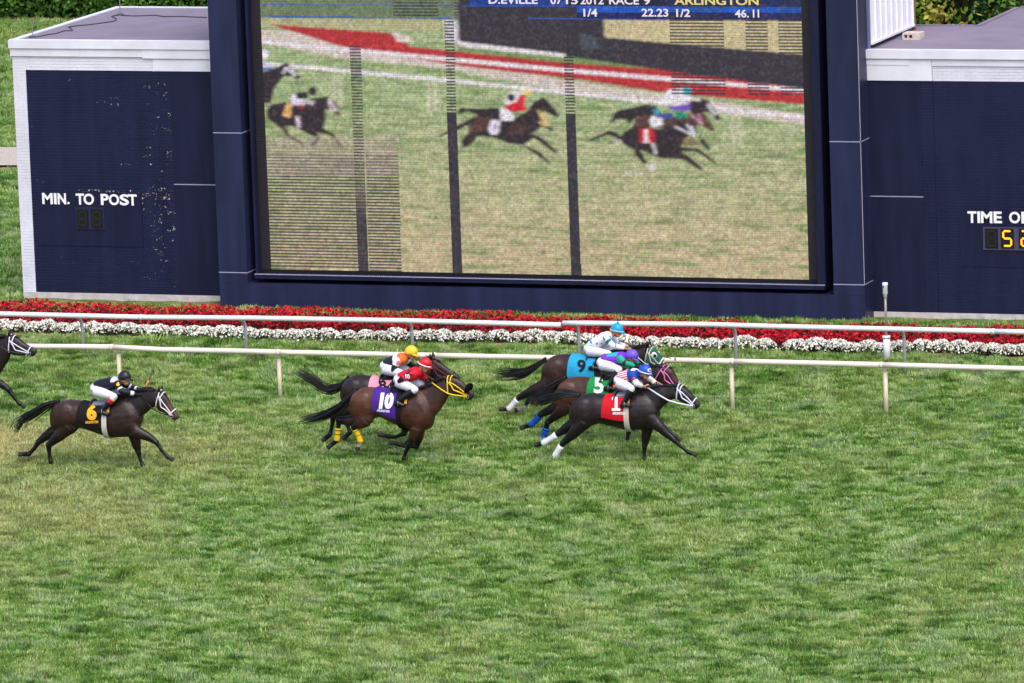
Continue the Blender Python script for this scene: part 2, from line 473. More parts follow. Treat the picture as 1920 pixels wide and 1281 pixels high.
LETTER = mat('letter_white', s(240, 240, 246), .45, .3)
def wall_text(body, px, py, hpx, y, parent, m, name='lettering', bold=.03, width_px=None, depth=.012):
    V2, F = text_mesh(body, bold)
    P = aty(px, py, y); Q = aty(px, py - hpx / 2, y); h = 2 * abs(Q[2] - P[2])
    sx = 1.0
    if width_px:
        A, B = aty(px - width_px / 2, py, y), aty(px + width_px / 2, py, y)
        sx = (B[0] - A[0]) / (h * (V2[:, 0].max() - V2[:, 0].min()))
    V = [(P[0] + v[0] * h * sx, y - depth, P[2] + v[1] * h) for v in V2]
    n = len(V)
    V += [(v[0], y, v[2]) for v in V]
    ed = {}
    for f in F:
        for i in range(3):
            e = (f[i], f[(i + 1) % 3]); ed[e] = ed.get(e, 0) + 1
    FF = list(F) + [(a, a + n, b + n, b) for (a, b) in ed if (b, a) not in ed]
    return make(name, V, FF, m, parent)

ZR = 6.50     # roof height
def zat(px, py, y): return aty(px, py, y)[2]
# ---- left wing
XL = aty(34, 330, Ya)[0]; XP = aty(400, 330, Ya)[0] + .25
zb_top, zb_bot, zf1, zf2 = zat(220, 132.5, Ya), zat(240, 551, Ya), zat(200, 91, Ya), zat(200, 106, Ya)
ZR = zat(200, 75.5, Ya)
xb0 = aty(58, 330, Ya)[0]; xb1 = aty(326, 330, Ya)[0]; YB = Ya + 6.2
g0 = .35
lw = thing('scoreboard_wing', 'navy and white brick wing with MIN. TO POST panel, left of the screen', 'building', (XL, Ya, .58))
MB().box(XL, XP, Ya, YB, g0, zf2).build('wall', WHITE_B, lw)
def chipL(x, z):
    c = .0
    if x > xb1 - .55: c = .26 + .12 * random.random() - (0 if 1.9 < z < 3.2 else .06)
    elif 2.85 < z < 3.05 and x > xb0 + .9: c = .30 + .08 * random.random()
    elif random.random() < .05: c = .24 + .1 * random.random()
    return c * (1.0 if random.random() < .75 else .5)
MB().box(xb0, xb1, Ya - .003, Ya - .0005, zb_bot, zb_top).build('brick_backing', BACKING, lw)
bricks('navy_brickwork', xb0, xb1, zb_bot, zb_top, Ya - .004, NAVY_B, lw, chipL)
bricks('white_brickwork', XL, xb0, .62, zf2, Ya - .004, WHITE_B, lw)
bricks('white_brickwork', xb0, aty(288, 120, Ya)[0], zb_top, zf2, Ya - .004, WHITE_B, lw)
MB().box(aty(288, 120, Ya)[0], XP, Ya - .03, Ya, zb_top, zf2).build('white_panel', WHITE, lw)
p = MB().box(xb1, XP, Ya - .02, Ya, zb_bot, zb_top).build('smooth_panel', NAVY_D, lw)
MB().box(xb1, XP, Ya - .026, Ya - .019, zat(360, 346, Ya) - .012, zat(360, 346, Ya) + .012).build('joint', CAULK_LIT_EDGE, p)
MB().box(XL + .02, XP, Ya - .022, Ya, .30, zb_bot).build('plinth', PLINTH, lw)
MB().box(XL - .05, XP, Ya - .10, Ya + .1, zf1, ZR).build('fascia_board', WHITE, lw)
MB().box(XL - .03, aty(268, 100, Ya)[0], Ya - .06, Ya + .1, zf2, zf1 - .003).build('fascia_board', WHITE, lw)
MB().box(aty(268, 100, Ya)[0] + .006, XP, Ya - .068, Ya + .1, zf2 - .03, zf1 - .003).build('fascia_board', WHITE, lw)
MB().box(XL - .05, XL + .10, Ya + .103, YB + .05, zf1, ZR).build('roof_edge', WHITE, lw)
MB().box(XL + .103, XP, YB - .1, YB + .05, zf1, ZR).build('roof_edge', WHITE, lw)
MB().box(XL + .103, XP, Ya + .103, YB - .103, zf1, ZR - .02).build('roof', ROOF, lw)
# MIN. TO POST panel
a, b = aty(68, 358, Ya), aty(270, 463, Ya)
yp_ = Ya - .03
pan = MB().box(a[0], b[0], yp_, Ya, b[2], a[2]).build('sign_panel', NAVY_D, lw)
for body, a_, b_ in (('M', 291, 436), ('I', 454, 489), ('N', 505, 620), ('T', 757, 870), ('O', 863, 1007), ('P', 1102, 1212), ('O', 1214, 1356), ('S', 1364, 1490), ('T', 1482, 1600)):
    wall_text(body, 40 + (a_ + b_) / 2 / 7.385, 372.4 + ((a_ + b_) / 2 - 360) * .0022, 20.8, yp_ - .002, pan, LETTER, 'letter', .03, (b_ - a_) / 7.385)
wall_text('.', 40 + 654 / 7.385, 380.8, 4.3, yp_ - .002, pan, LETTER, 'full_stop', .02, 4.3)
c0, c1 = aty(143, 388, Ya), aty(198, 430, Ya)
hs = MB().box(c0[0], c1[0], yp_ - .02, yp_ - .001, c1[2], c0[2]).build('digit_housing', NAVY, pan)
for px in (157, 183.5):
    P = aty(px, 409.5, Ya); seven_seg(pan, P[0], P[2], 34 / 82, yp_ - .021, '')
# ---- right wing
XR0 = aty(1620, 330, Ya)[0] - .2; XR1 = 22.5
zt2, zb2 = zat(1780, 152, Ya), zat(1780, 586.5, Ya)
zr2, zr2b, zr2c = zat(1780, 93.5, Ya), zat(1780, 110, Ya), zat(1780, 124, Ya)
rw = thing('scoreboard_wing', 'navy and white brick wing with orange TIME OF digits, right of the screen', 'building', (XR1, Ya, .58))
MB().box(XR0, XR1, Ya, Ya + 4.3, g0, zr2b - .002).build('wall', WHITE_B, rw)
xs0 = aty(1731, 330, Ya)[0]; xs1 = aty(1754, 330, Ya)[0]
p = MB().box(XR0, xs0, Ya - .02, Ya, zb2, zt2).build('smooth_panel', NAVY_D, rw)
MB().box(XR0, xs0, Ya - .026, Ya - .019, zat(1690, 368.5, Ya) - .011, zat(1690, 368.5, Ya) + .011).build('joint', CAULK_LIT_EDGE, p)
MB().box(xs0 + .003, XR1, Ya - .003, Ya - .0005, zb2, zt2).build('brick_backing', BACKING, rw)
bricks('navy_brickwork', xs0 + .004, xs1 - .006, zb2, zt2, Ya - .004, NAVY_B, rw)
bricks('navy_brickwork', xs1 + .006, XR1, zb2, zt2, Ya - .004, NAVY_B, rw)
MB().box(xs1 - .0055, xs1 + .0055, Ya - .006, Ya - .0035, zb2, zr2c).build('joint', DARKSEAM, rw)
MB().box(XR0, XR1, Ya - .018, Ya, .30, zb2 - .003).build('plinth', PLINTH, rw)
MB().box(XR0, XR1, Ya - .10, Ya + .1, zr2b, zr2).build('fascia_board', WHITE, rw)
xw = aty(1748, 130, Ya)[0]
MB().box(XR0, xw, Ya - .05, Ya, zt2 + .003, zr2b - .003).build('white_panel', WHITE, rw)
MB().box(XR0, aty(1707, 120, Ya)[0], Ya - .062, Ya - .051, zr2c + .02, zr2b - .006).build('white_board', WHITE, rw)
bricks('white_brickwork', xw + .01, XR1, zt2, zr2c, Ya - .004, WHITE_B, rw)
MB().box(xw + .01, XR1, Ya - .045, Ya, zr2c + .006, zr2b - .003).build('white_board', WHITE, rw)
MB().box(XR0, XR1, Ya + .103, Ya + 4.2, zr2b, zr2 - .02).build('roof', ROOF, rw)
xr2 = aty(1829, 58, Ya + 4.2)[0]
MB().box(XR0, xr2, Ya + 4.203, Ya + 4.3, zr2b, zr2 + .01).build('roof_edge', ROOF, rw)
MB().box(xr2 + .1, XR1, Ya + 4.203, Ya + 7.5, zr2b, zr2 - .022).build('roof', ROOF, rw)
MB().box(xr2, xr2 + .10, Ya + 4.303, Ya + 7.55, .4, zr2 + .01).build('roof_edge', ROOF, rw)
MB().box(xr2 + .103, XR1, Ya + 7.503, Ya + 7.6, .4, zr2 + .01).build('roof_edge', ROOF, rw)
a, b = aty(1799, 390, Ya), aty(1799, 499, Ya)
pan = MB().box(a[0], a[0] + 3.2, yp_, Ya, b[2], a[2]).build('sign_panel', NAVY_D, rw)
for body, a_, b_ in (('T', 1195, 1310), ('I', 1322, 1356), ('M', 1367, 1514), ('E', 1531, 1636), ('O', 1730, 1872), ('F', 1888, 1985)):
    wall_text(body, 1640 + (a_ + b_) / 2 / 6.857, 407.2 + ((a_ + b_) / 2 - 1250) * .0014, 21.8, yp_ - .002, pan, LETTER, 'letter', .03, (b_ - a_) / 6.857)
c0, c1 = aty(1844, 425, Ya), aty(1844, 468, Ya)
MB().box(c0[0], c0[0] + 1.6, yp_ - .02, yp_ - .001, c1[2], c0[2]).build('digit_housing', mat('housing_grey', s(70, 66, 92), .5), pan)
for px, lit in ((1860.5, ''), (1890, 'afgcd'), (1924, 'abged')):
    P = aty(px, 446.5, Ya); seven_seg(pan, P[0], P[2], 36.5 / 84, yp_ - .021, lit)

# ---- video tower
ZT = 9.3
xa0, xa1 = aty(403, 330, Yp)[0], aty(462.5, 480, Yp)[0]
xc0, xc1 = aty(1560.5, 440, Yp)[0], aty(1618.5, 440, Yp)[0]
vt = thing('video_board_tower', 'tall navy framed video board tower with large lit race screen', 'scoreboard', ((xa0 + xc1) / 2, Yp, .5))
ydp = Yp + .78
zbm = (zat(470, 532, Yp) + zat(1550, 553, Yp)) / 2
zjt = (zat(440, 510, Yp) + zat(1590, 535, Yp)) / 2
for x0, x1, jz in ((xa0, xa1, zat(440, 249.5, Yp)), (xc0, xc1, zat(1590, 266, Yp))):
    pl = MB().box(x0, x1, Yp, ydp, zbm + .002, ZT).build('pillar', NAVY, vt)
    for z in (jz, zjt):
        MB().box(x0 - .001, x1 + .004, Yp - .004, ydp - .02, z - .011, z + .011).build('joint', CAULK_LIT_EDGE, pl)
    if x0 == xc0: MB().box(x1 - .008, x1 + .004, Yp - .004, Yp + .008, zjt + .012, ZT).build('corner_bead', mat('corner_bead', s(168, 164, 176), .5), pl)
MB().box(xa0, xc1, Yp + .003, ydp, .30, zbm).build('base_beam', NAVY, vt)
MB().box(xa0, xc1, Yp - .02, ydp, ZT + .002, ZT + .7).build('top_beam', NAVY, vt)
xi0, xi1 = aty(478.5, 480, Yi)[0], aty(1545.5, 440, Yi)[0]      # inner frame, outer edges
xo0, xo1 = aty(489.5, 480, Ys)[0], aty(1537, 440, Ys)[0]          # cabinet edges
zsb = (zat(510, 503.5, Ys) + zat(1066, 516, Ys) + zat(1517, 526, Ys)) / 3
zsl = (zat(500, 513.5, Yi) + zat(1546, 535, Yi)) / 2
MB().box(xi0, xo0 + .01, Yi, Ys + .3, zsl, ZT).build('inner_frame', NAVY_D, vt)
MB().box(xo1 - .01, xi1, Yi, Ys + .3, zsl, ZT).build('inner_frame', NAVY_D, vt)
sl = MB().box(xi0, xi1, Yi - .09, Ys + .3, zbm + .10, zsl - .002).build('sill', NAVY_D, vt)
MB().box(xi0, xi1, Yi - .093, Yi - .04, zsl - .001, zsl + .012).build('sill_highlight', CAULK_LIT_EDGE, sl)  # pale strip paints the lit top edge of the sill
for k in range(1, 8):
    xx = xi0 + (xi1 - xi0) * k / 8 + random.uniform(-.2, .2)
    MB().box(xx, xx + .012, Yi - .094, Yi - .08, zbm + .101, zsl - .003).build('joint', NAVY, sl)
MB().box(xa0 + .1, xc1 - .1, ydp + .002, ydp + 3.6, .4, ZT + .2).build('tower_body', NAVY_D, vt)
# louvred black cabinet edges either side of the lit field
xl0, xl1 = aty(508.5, 504, Ys)[0], aty(1517, 524, Ys)[0]
LOUV = mat('louvre_black', s(44, 40, 46), .55, .3)
for x0, x1 in ((xo0, xl0), (xl1, xo1)):
    m_ = MB()
    z = zsb
    while z < ZT - .1:
        m_.box(x0 + .002, x1 - .002, Ys - .012, Ys + .05, z + .008, z + .050); z += .0535
    m_.box(x0, x1, Ys + .004, Ys + .06, zsb - .02, ZT - .1)
    m_.build('louvre_strip', LOUV, vt, kind='stuff')
MB().box(xo0, xo1, Ys - .005, Ys + .1, zsl - .01, zsb - .003).build('cabinet_edge', BLACK, vt)
# right side of the tower above the wing roof: white ribbed sheets
Sx = xc1 + .03
CLAD = mat('white_cladding', s(238, 236, 246), .45, .3, var=.1, vscale=2)
y0c = ydp + .02; y1c = ydp + 3.3
zc0 = zr2 + .08
MB().box(xc1 - .1, Sx, y0c, y1c, zc0 + .05, ZT).build('cladding_backing', CLAD, vt)
npan = 8
for k in range(npan):
    ya, yb_ = y0c + (y1c - y0c) * k / npan, y0c + (y1c - y0c) * (k + 1) / npan
    m_ = MB().box(Sx, Sx + .02, ya + .012, yb_ - .012, zc0 + .05, ZT)
    m_.box(Sx + .0202, Sx + .055, yb_ - .07, yb_ - .02, zc0 + .052, ZT - .002)
    m_.build('cladding_sheet', CLAD, vt)
MB().box(Sx - .02, Sx + .07, y0c, y1c, zc0, zc0 + .047).build('cladding_trim', CLAD, vt)
MB().box(Sx - .02, Sx + .06, y1c + .003, y1c + .09, zr2 - .1, ZT).build('corner_angle', mat('rust_paint', s(140, 88, 78), .7, var=.4, vscale=6), vt)
MB().box(xc1 - .06, xc1 + .05, Yp + .80 - .10, Yp + .80, zr2 - .02, ZT).build('flashing', mat('grey_flashing', s(108, 106, 138), .45, .4), vt)

# ---- the picture on the screen (LED field, one vertex per lamp)
NC = 720
PITCH = (xl1 - xl0) / NC
NR = int((ZT - .15 - zsb) / PITCH)
cx_ = xl0 + PITCH * np.arange(NC + 1); cz_ = zsb + PITCH * np.arange(NR + 1)
LX, LZ = np.meshgrid(cx_, cz_)
LP = np.stack([LX, np.full_like(LX, Ys), LZ], -1)
QX, QY = project(LP.reshape(-1, 3)); QX = QX.reshape(LX.shape); QY = QY.reshape(LX.shape)
IMG = np.zeros(LX.shape + (3,))
def c3(r, g, b): return np.array(s(r, g, b)[:3])
def paint(poly, col, alpha=1.0):
    P = np.array(poly, float); x0, y0 = P.min(0); x1, y1 = P.max(0)
    sel = (QX >= x0) & (QX <= x1) & (QY >= y0) & (QY <= y1)
    qx, qy = QX[sel], QY[sel]; ins = np.zeros(len(qx), bool)
    for i in range(len(P)):
        (ax, ay), (bx, by) = P[i], P[i - 1]
        if ay == by: continue
        c = ((ay > qy) != (by > qy)) & (qx < (bx - ax) * (qy - ay) / (by - ay) + ax)
        ins ^= c
    sub = IMG[sel]; sub[ins] = sub[ins] * (1 - alpha) + np.array(col) * alpha; IMG[sel] = sub
def disc(cx, cy, rx, ry, col, a=1.0):
    paint([(cx + rx * math.cos(t), cy + ry * math.sin(t)) for t in np.linspace(0, 6.283, 18, endpoint=False)], col, a)
def stroke(x0, y0, x1, y1, wd, col, a=1.0):
    d = math.hypot(x1 - x0, y1 - y0); nx_, ny_ = -(y1 - y0) / d * wd / 2, (x1 - x0) / d * wd / 2
    paint([(x0 + nx_, y0 + ny_), (x1 + nx_, y1 + ny_), (x1 - nx_, y1 - ny_), (x0 - nx_, y0 - ny_)], col, a)
def smooth(a, k, ax):
    ker = np.hanning(k + 2)[1:-1]; ker /= ker.sum()
    return np.apply_along_axis(lambda v: np.convolve(np.pad(v, k // 2, 'edge'), ker, 'valid'), ax, a)[:, :LX.shape[1]][:LX.shape[0]]
nA = smooth(smooth(RNG.random(LX.shape), 61, 1), 3, 0); nA = (nA - nA.mean()) / nA.std()
nB = smooth(smooth(RNG.random(LX.shape), 21, 1), 5, 0); nB = (nB - nB.mean()) / nB.std()
tt = np.clip((QY - 180) / 300, 0, 1)[..., None]
IMG[:] = c3(172, 186, 140) * (1 - tt) + c3(200, 182, 146) * tt
k_ = np.clip(nA[..., None] * .5 + .18 - .3 * tt, 0, 1)
IMG[:] = IMG * (1 - k_) + c3(128, 152, 92) * k_
IMG *= (1 + .08 * nB[..., None])
DK = c3(54, 50, 60)
# upper left lawn, beds, rails
paint([(480, -400), (870, -400), (870, 40), (480, 33)], c3(112, 128, 96))
paint([(480, 33), (850, 36), (850, 60), (480, 50)], c3(190, 180, 140), .7)
paint([(480, 55), (560, 60), (830, 110), (1060, 150), (1510, 215), (1510, 235), (1060, 172), (830, 128), (640, 110), (480, 78)], c3(222, 205, 200), .85)
paint([(860, 80), (1060, 105), (1510, 160), (1510, 175), (1060, 120), (860, 95)], c3(120, 150, 92))
paint([(505, 46), (560, 50), (730, 62), (770, 88), (860, 97), (1060, 118), (1260, 132), (1510, 160), (1510, 196), (1260, 176), (1080, 148), (900, 128), (700, 100), (630, 84), (560, 62)], c3(188, 48, 52))
paint([(733, 60), (765, 66), (775, 80), (745, 78)], c3(225, 205, 200))
for (a0, b0, a1, b1, wd) in ((485, 78, 850, 112, 8), (850, 112, 1060, 132, 8), (1060, 132, 1510, 170, 8), (485, 118, 850, 152, 7), (850, 152, 1510, 220, 7)):
    stroke(a0, b0, a1, b1, wd, c3(236, 226, 232))
for x0, y0 in ((622, 140), (800, 152), (1370, 212)):
    for q in (0, 12): paint([(x0 + q, y0), (x0 + q + 9, y0 + 1), (x0 + q + 9, y0 + 62), (x0 + q, y0 + 60)], c3(222, 214, 190), .45)
# dark board and building behind
paint([(852, -400), (1520, -400), (1520, 168), (1260, 134), (1060, 105), (860, 80)], DK)
paint([(862, 78), (1060, 101), (1060, 108), (862, 88)], c3(235, 225, 225))
paint([(832, 36), (858, 38), (862, 84), (834, 78)], c3(214, 208, 214))
paint([(1133, 37), (1510, 40), (1510, 103), (1258, 82), (1133, 70)], c3(205, 190, 148))
paint([(1085, 62), (1110, 66), (1130, 92), (1090, 92)], c3(84, 96, 104), .6)
# leading group
G3 = lambda pts: [(1090 + x / 6.743, 150 + y / 6.743) for x, y in pts]
HB = c3(48, 38, 44); HB2 = c3(92, 62, 54)
disc(1256, 250, 95, 50, c3(120, 145, 80), .35)
paint(G3([(360, 570), (400, 440), (450, 390), (640, 350), (800, 315), (940, 330), (1000, 430), (700, 470), (600, 560), (560, 490), (440, 500)]), HB)
paint(G3([(1360, 270), (1500, 250), (1570, 240), (1640, 300), (1770, 500), (1720, 520), (1600, 400), (1540, 420), (1380, 420)]), HB)
stroke(*G3([(1600, 300)])[0], *G3([(1690, 450)])[0], 8, c3(205, 205, 205), .9)
paint(G3([(1010, 230), (1100, 120), (1280, 110), (1300, 190), (1500, 240), (1500, 270), (1260, 255), (1020, 300)]), c3(235, 230, 238))
disc(*G3([(1335, 140)])[0], 8, 8, c3(40, 185, 205))
paint(G3([(640, 600), (700, 480), (900, 430), (1250, 480), (1400, 420), (1560, 430), (1690, 630), (1640, 650), (1500, 560), (1440, 580), (1300, 600)]), HB2)
paint(G3([(1090, 340), (1380, 300), (1380, 380), (1290, 400), (1110, 370)]), c3(120, 80, 190))
paint(G3([(1160, 370), (1240, 410), (1340, 420), (1340, 480), (1210, 490)]), c3(20, 150, 120))
for a_, b_ in (((1390, 440), (1520, 560)), ((1480, 420), (1530, 560))): stroke(*G3([a_])[0], *G3([b_])[0], 3, c3(230, 170, 200))
for pl_ in ([(490, 740), (540, 660), (660, 600), (850, 600), (960, 620), (1130, 580), (1300, 640), (1390, 700), (1300, 740), (1260, 850), (1480, 870), (1720, 1050), (1680, 1060), (1450, 900), (1260, 900), (1400, 1000), (1560, 1140), (1500, 1140), (1280, 1000), (1000, 990), (860, 930), (740, 880), (840, 1060), (780, 1060), (680, 950), (660, 880), (540, 820)],
            [(490, 680), (350, 640), (70, 770), (130, 775), (330, 695), (480, 740)], [(520, 700), (320, 810), (380, 805), (500, 765)],
            [(1480, 720), (1560, 760), (1650, 890), (1600, 880), (1500, 780)], [(1200, 520), (1450, 560), (1470, 680), (1250, 640)]):
    paint(G3(pl_), HB)
paint(G3([(1250, 720), (1450, 740), (1480, 830), (1280, 830)]), c3(120, 72, 58), .6)
disc(*G3([(885, 1110)])[0], 8, 9, c3(225, 215, 210), .8)
for q in ((600, 1180), (720, 1185), (455, 780)): disc(*G3([q])[0], 8, 5, c3(225, 215, 205), .6)
paint(G3([(730, 620), (850, 610), (930, 640), (930, 800), (740, 800)]), c3(205, 25, 45))
paint(G3([(790, 630), (835, 630), (850, 770), (870, 800), (770, 800), (800, 770)]), c3(245, 235, 235))
paint(G3([(880, 800), (930, 800), (960, 940), (930, 950)]), c3(215, 210, 205))
paint(G3([(850, 520), (900, 450), (1020, 480), (1040, 570), (900, 600)]), c3(238, 232, 240))
paint(G3([(940, 430), (1150, 420), (1170, 490), (960, 480)]), c3(60, 80, 160))
paint(G3([(910, 380), (960, 350), (1000, 420), (920, 440)]), c3(50, 165, 195))
for a_, b_ in (((1180, 590), (1440, 710)), ((1330, 560), (1430, 700)), ((1390, 580), (1440, 690))): stroke(*G3([a_])[0], *G3([b_])[0], 4, c3(225, 222, 232))
# second pair
G2 = lambda pts: [(820 + x / 7.385, 150 + y / 7.385) for x, y in pts]
paint(G2([(270, 450), (330, 380), (420, 400), (860, 390), (880, 520), (560, 490), (420, 430), (330, 465)]), HB)
paint(G2([(540, 500), (280, 630), (0, 780), (20, 795), (300, 690), (460, 610)]), HB)
paint(G2([(340, 900), (330, 850), (430, 740), (440, 640), (540, 500), (860, 500), (1010, 560), (1240, 440), (1330, 310), (1420, 260), (1480, 240), (1540, 300), (1700, 490), (1640, 520), (1500, 440), (1420, 480), (1480, 620), (1620, 680), (1590, 710), (1440, 640), (1390, 700), (1300, 740), (1450, 800), (1670, 1000), (1640, 1020), (1400, 850), (1330, 800), (1200, 900), (1420, 1000), (1580, 1160), (1520, 1140), (1330, 1010), (1180, 900), (950, 870), (780, 790), (560, 780), (460, 900), (340, 950)]), HB)
paint(G2([(440, 650), (540, 510), (740, 520), (700, 700), (460, 740)]), HB2, .8)
disc(*G2([(1100, 680)])[0], 18, 12, HB2, .5)
paint(G2([(740, 550), (870, 560), (860, 700), (820, 765), (740, 755), (700, 690)]), c3(236, 228, 242))
disc(*G2([(800, 650)])[0], 2, 7, c3(120, 90, 150))
paint(G2([(920, 310), (980, 190), (1060, 150), (1180, 170), (1150, 280), (980, 350)]), c3(240, 232, 235))
disc(*G2([(1020, 245)])[0], 7.5, 7, c3(28, 30, 48))
paint(G2([(910, 370), (1000, 340), (1100, 290), (1150, 210), (1220, 210), (1200, 330), (1240, 420), (1060, 445), (960, 420)]), c3(215, 25, 50))
disc(*G2([(1250, 175)])[0], 7, 6, c3(240, 210, 120))
paint(G2([(870, 380), (960, 400), (1070, 500), (1050, 560), (880, 570)]), c3(240, 235, 245))
for a_, b_ in (((1400, 420), (1480, 610)), ((1460, 430), (1540, 640)), ((1400, 580), (1520, 640))): stroke(*G2([a_])[0], *G2([b_])[0], 4, c3(225, 190, 120))
paint(G2([(940, 640), (1010, 560), (1040, 580), (960, 700)]), c3(30, 26, 34))
# third: number six and the horse entering the picture
G1 = lambda pts: [(480 + x / 6.1, 80 + y / 6.1) for x, y in pts]
paint(G1([(110, 800), (170, 710), (330, 680), (420, 700), (560, 690), (640, 640), (830, 620), (800, 750), (790, 900), (770, 980), (900, 1060), (1000, 1190), (950, 1170), (850, 1060), (690, 1020), (740, 1110), (650, 1185), (610, 1175), (690, 1100), (660, 1070), (560, 1030), (450, 960), (340, 950), (380, 1060), (550, 1150), (530, 1170), (360, 1090), (300, 990), (150, 880)]), HB)
paint(G1([(820, 630), (900, 670), (970, 820), (940, 840), (860, 780), (800, 760)]), HB2)
for a_, b_ in (((830, 650), (860, 770)), ((860, 770), (930, 780)), ((840, 640), (910, 770))): stroke(*G1([a_])[0], *G1([b_])[0], 3.5, c3(230, 215, 225))
paint(G1([(350, 700), (410, 690), (400, 860), (300, 840)]), c3(235, 180, 110))
paint(G1([(390, 640), (440, 570), (550, 660), (560, 720), (420, 710)]), c3(235, 225, 240))
paint(G1([(450, 580), (580, 560), (600, 640), (470, 640)]), c3(30, 28, 44))
disc(*G1([(645, 555)])[0], 8, 8, c3(36, 32, 42))
paint(G1([(560, 650), (680, 670), (650, 720), (580, 700)]), c3(225, 215, 228), .8)
paint(G1([(470, 730), (560, 720), (540, 765)]), c3(190, 40, 60))
paint(G1([(450, 840), (500, 840), (510, 975), (470, 975)]), c3(215, 205, 215))
paint(G1([(60, 340), (210, 300), (320, 240), (370, 240), (470, 350), (510, 400), (470, 430), (420, 390), (320, 380), (210, 510), (170, 690), (60, 690)]), HB)
for a_, b_ in (((310, 360), (340, 280)), ((340, 280), (450, 390)), ((380, 270), (460, 370))): stroke(*G1([a_])[0], *G1([b_])[0], 3.5, c3(235, 228, 238))
disc(*G1([(100, 130)])[0], 9, 8, c3(235, 228, 240)); paint(G1([(60, 220), (200, 250), (190, 300), (60, 310)]), c3(210, 212, 230))
paint(G1([(60, 285), (190, 285), (190, 310), (60, 320)]), c3(70, 100, 170))
# video softness
for q in range(3): IMG[..., q] = smooth(smooth(IMG[..., q], 9, 1), 5, 0)
# blue caption bars
paint([(880, -40), (1060, -40), (1060, 12), (880, 11)], c3(24, 60, 150)); paint([(1250, -40), (1508, -40), (1508, 12), (1250, 10)], c3(20, 40, 96))
paint([(1060, -40), (1250, -40), (1250, 10), (1060, 10)], c3(26, 28, 60))
paint([(1082, 12), (1508, 14), (1508, 24), (1082, 23)], c3(16, 90, 200)); paint([(1082, 23), (1508, 24), (1508, 37), (1082, 35)], c3(24, 34, 92))
stroke(486, 8.5, 1082, 12, 2.2, c3(30, 95, 200), .9); stroke(486, 31, 850, 35, 2.2, c3(40, 95, 190), .9); stroke(990, 34.5, 1250, 37, 2, c3(40, 90, 180), .8)
# failing modules: dark columns and dropped rows
band = (np.arange(NR + 1) % 4 < 2)[:, None] & np.ones_like(QX, bool)
def region(x0, x1, y0, y1, tilt=.035): 
    sh = (QY - 260) * tilt
    return (QX - sh > x0) & (QX - sh < x1) & (QY > y0) & (QY < y1)
def drop(m_, a): IMG[m_] = IMG[m_] * (1 - a) + DK * a
drop(region(490, 670, 290, 505) & band, .88); drop(region(684, 745, 290, 512) & band, .92); drop(region(490, 745, 262, 290) & band, .4)
wr_ = region(490, 745, 255, 330); IMG[wr_] = IMG[wr_] * .7 + c3(190, 160, 160) * .3
drop(region(662, 682, 85, 300) & band, .85); drop(region(662, 682, 85, 150), .3)
fade = np.clip((QY - 300) / 110, 0, 1) * region(663, 682, 300, 512); IMG[:] = IMG * (1 - fade[..., None] * .95) + DK * fade[..., None] * .95
drop(region(663, 682, 300, 512) & band, .85)
drop(region(840, 858, 36, 215) & band, .92); drop(region(840, 858, 212, 520), 1.0)
drop(region(1062, 1081, 103, 222) & band, .92); drop(region(1062, 1081, 215, 522), 1.0)
for x0, x1 in ((1262, 1364), (1405, 1446), (1467, 1512)):
    drop(region(x0, x1, 36, 178) & band, .88); drop(region(x0, x1, -60, 36) & band, .45)
drop(region(746, 830, -200, 30) & band, .85); drop(region(860, 880, -200, 30) & band, .8)
mot = smooth(smooth(RNG.random(LX.shape), 5, 1), 5, 0); mot = (mot - mot.mean()) / mot.std(); IMG *= (1 + .10 * mot)[..., None]; IMG += (np.clip(mot, 0, 2) * .012)[..., None] * np.array([1.2, .8, .7])
rows = (np.arange(NR + 1) % 3 == 0)[:, None] & np.ones_like(QX, bool); drop(rows, .20)
cols = (np.arange(NC + 1) % 3 == 0)[None, :] & np.ones_like(QX, bool); drop(cols, .10)
IMG *= (.80 + .40 * RNG.random(LX.shape))[..., None]
IMG *= 1 + .35 * (RNG.random(LX.shape + (3,)) - .5)
for k in range(26):
    j, i = RNG.integers(0, NR), RNG.integers(0, NC); IMG[j, i] = [c3(230, 20, 150), c3(20, 200, 160), c3(220, 30, 40)][k % 3]
n1 = NC + 1
LF = [(j * n1 + i, j * n1 + i + 1, (j + 1) * n1 + i + 1, (j + 1) * n1 + i) for j in range(NR) for i in range(NC)]
LEDM = bpy.data.materials.new('led_lamps'); LEDM.use_nodes = True
_n, _l = LEDM.node_tree.nodes, LEDM.node_tree.links
_b = _n['Principled BSDF']; _b.inputs['Base Color'].default_value = s(20, 20, 22); _b.inputs['Roughness'].default_value = .7; _b.inputs['Specular IOR Level'].default_value = .2
_a = _n.new('ShaderNodeAttribute'); _a.attribute_name = 'Col'
_l.new(_a.outputs['Color'], _b.inputs['Emission Color']); _b.inputs['Emission Strength'].default_value = .97 / 2 ** EXPO
scr = make('screen', LP.reshape(-1, 3), LF, LEDM, vt, cols=np.clip(IMG.reshape(-1, 3), 0, 1.2))
def led(name, c): return mat(name, s(10, 10, 10), .7, emit=c, estr=1 / 2 ** EXPO)
LW, LY = led('led_text_white', s(236, 228, 242)), led('led_text_gold', s(235, 215, 120))
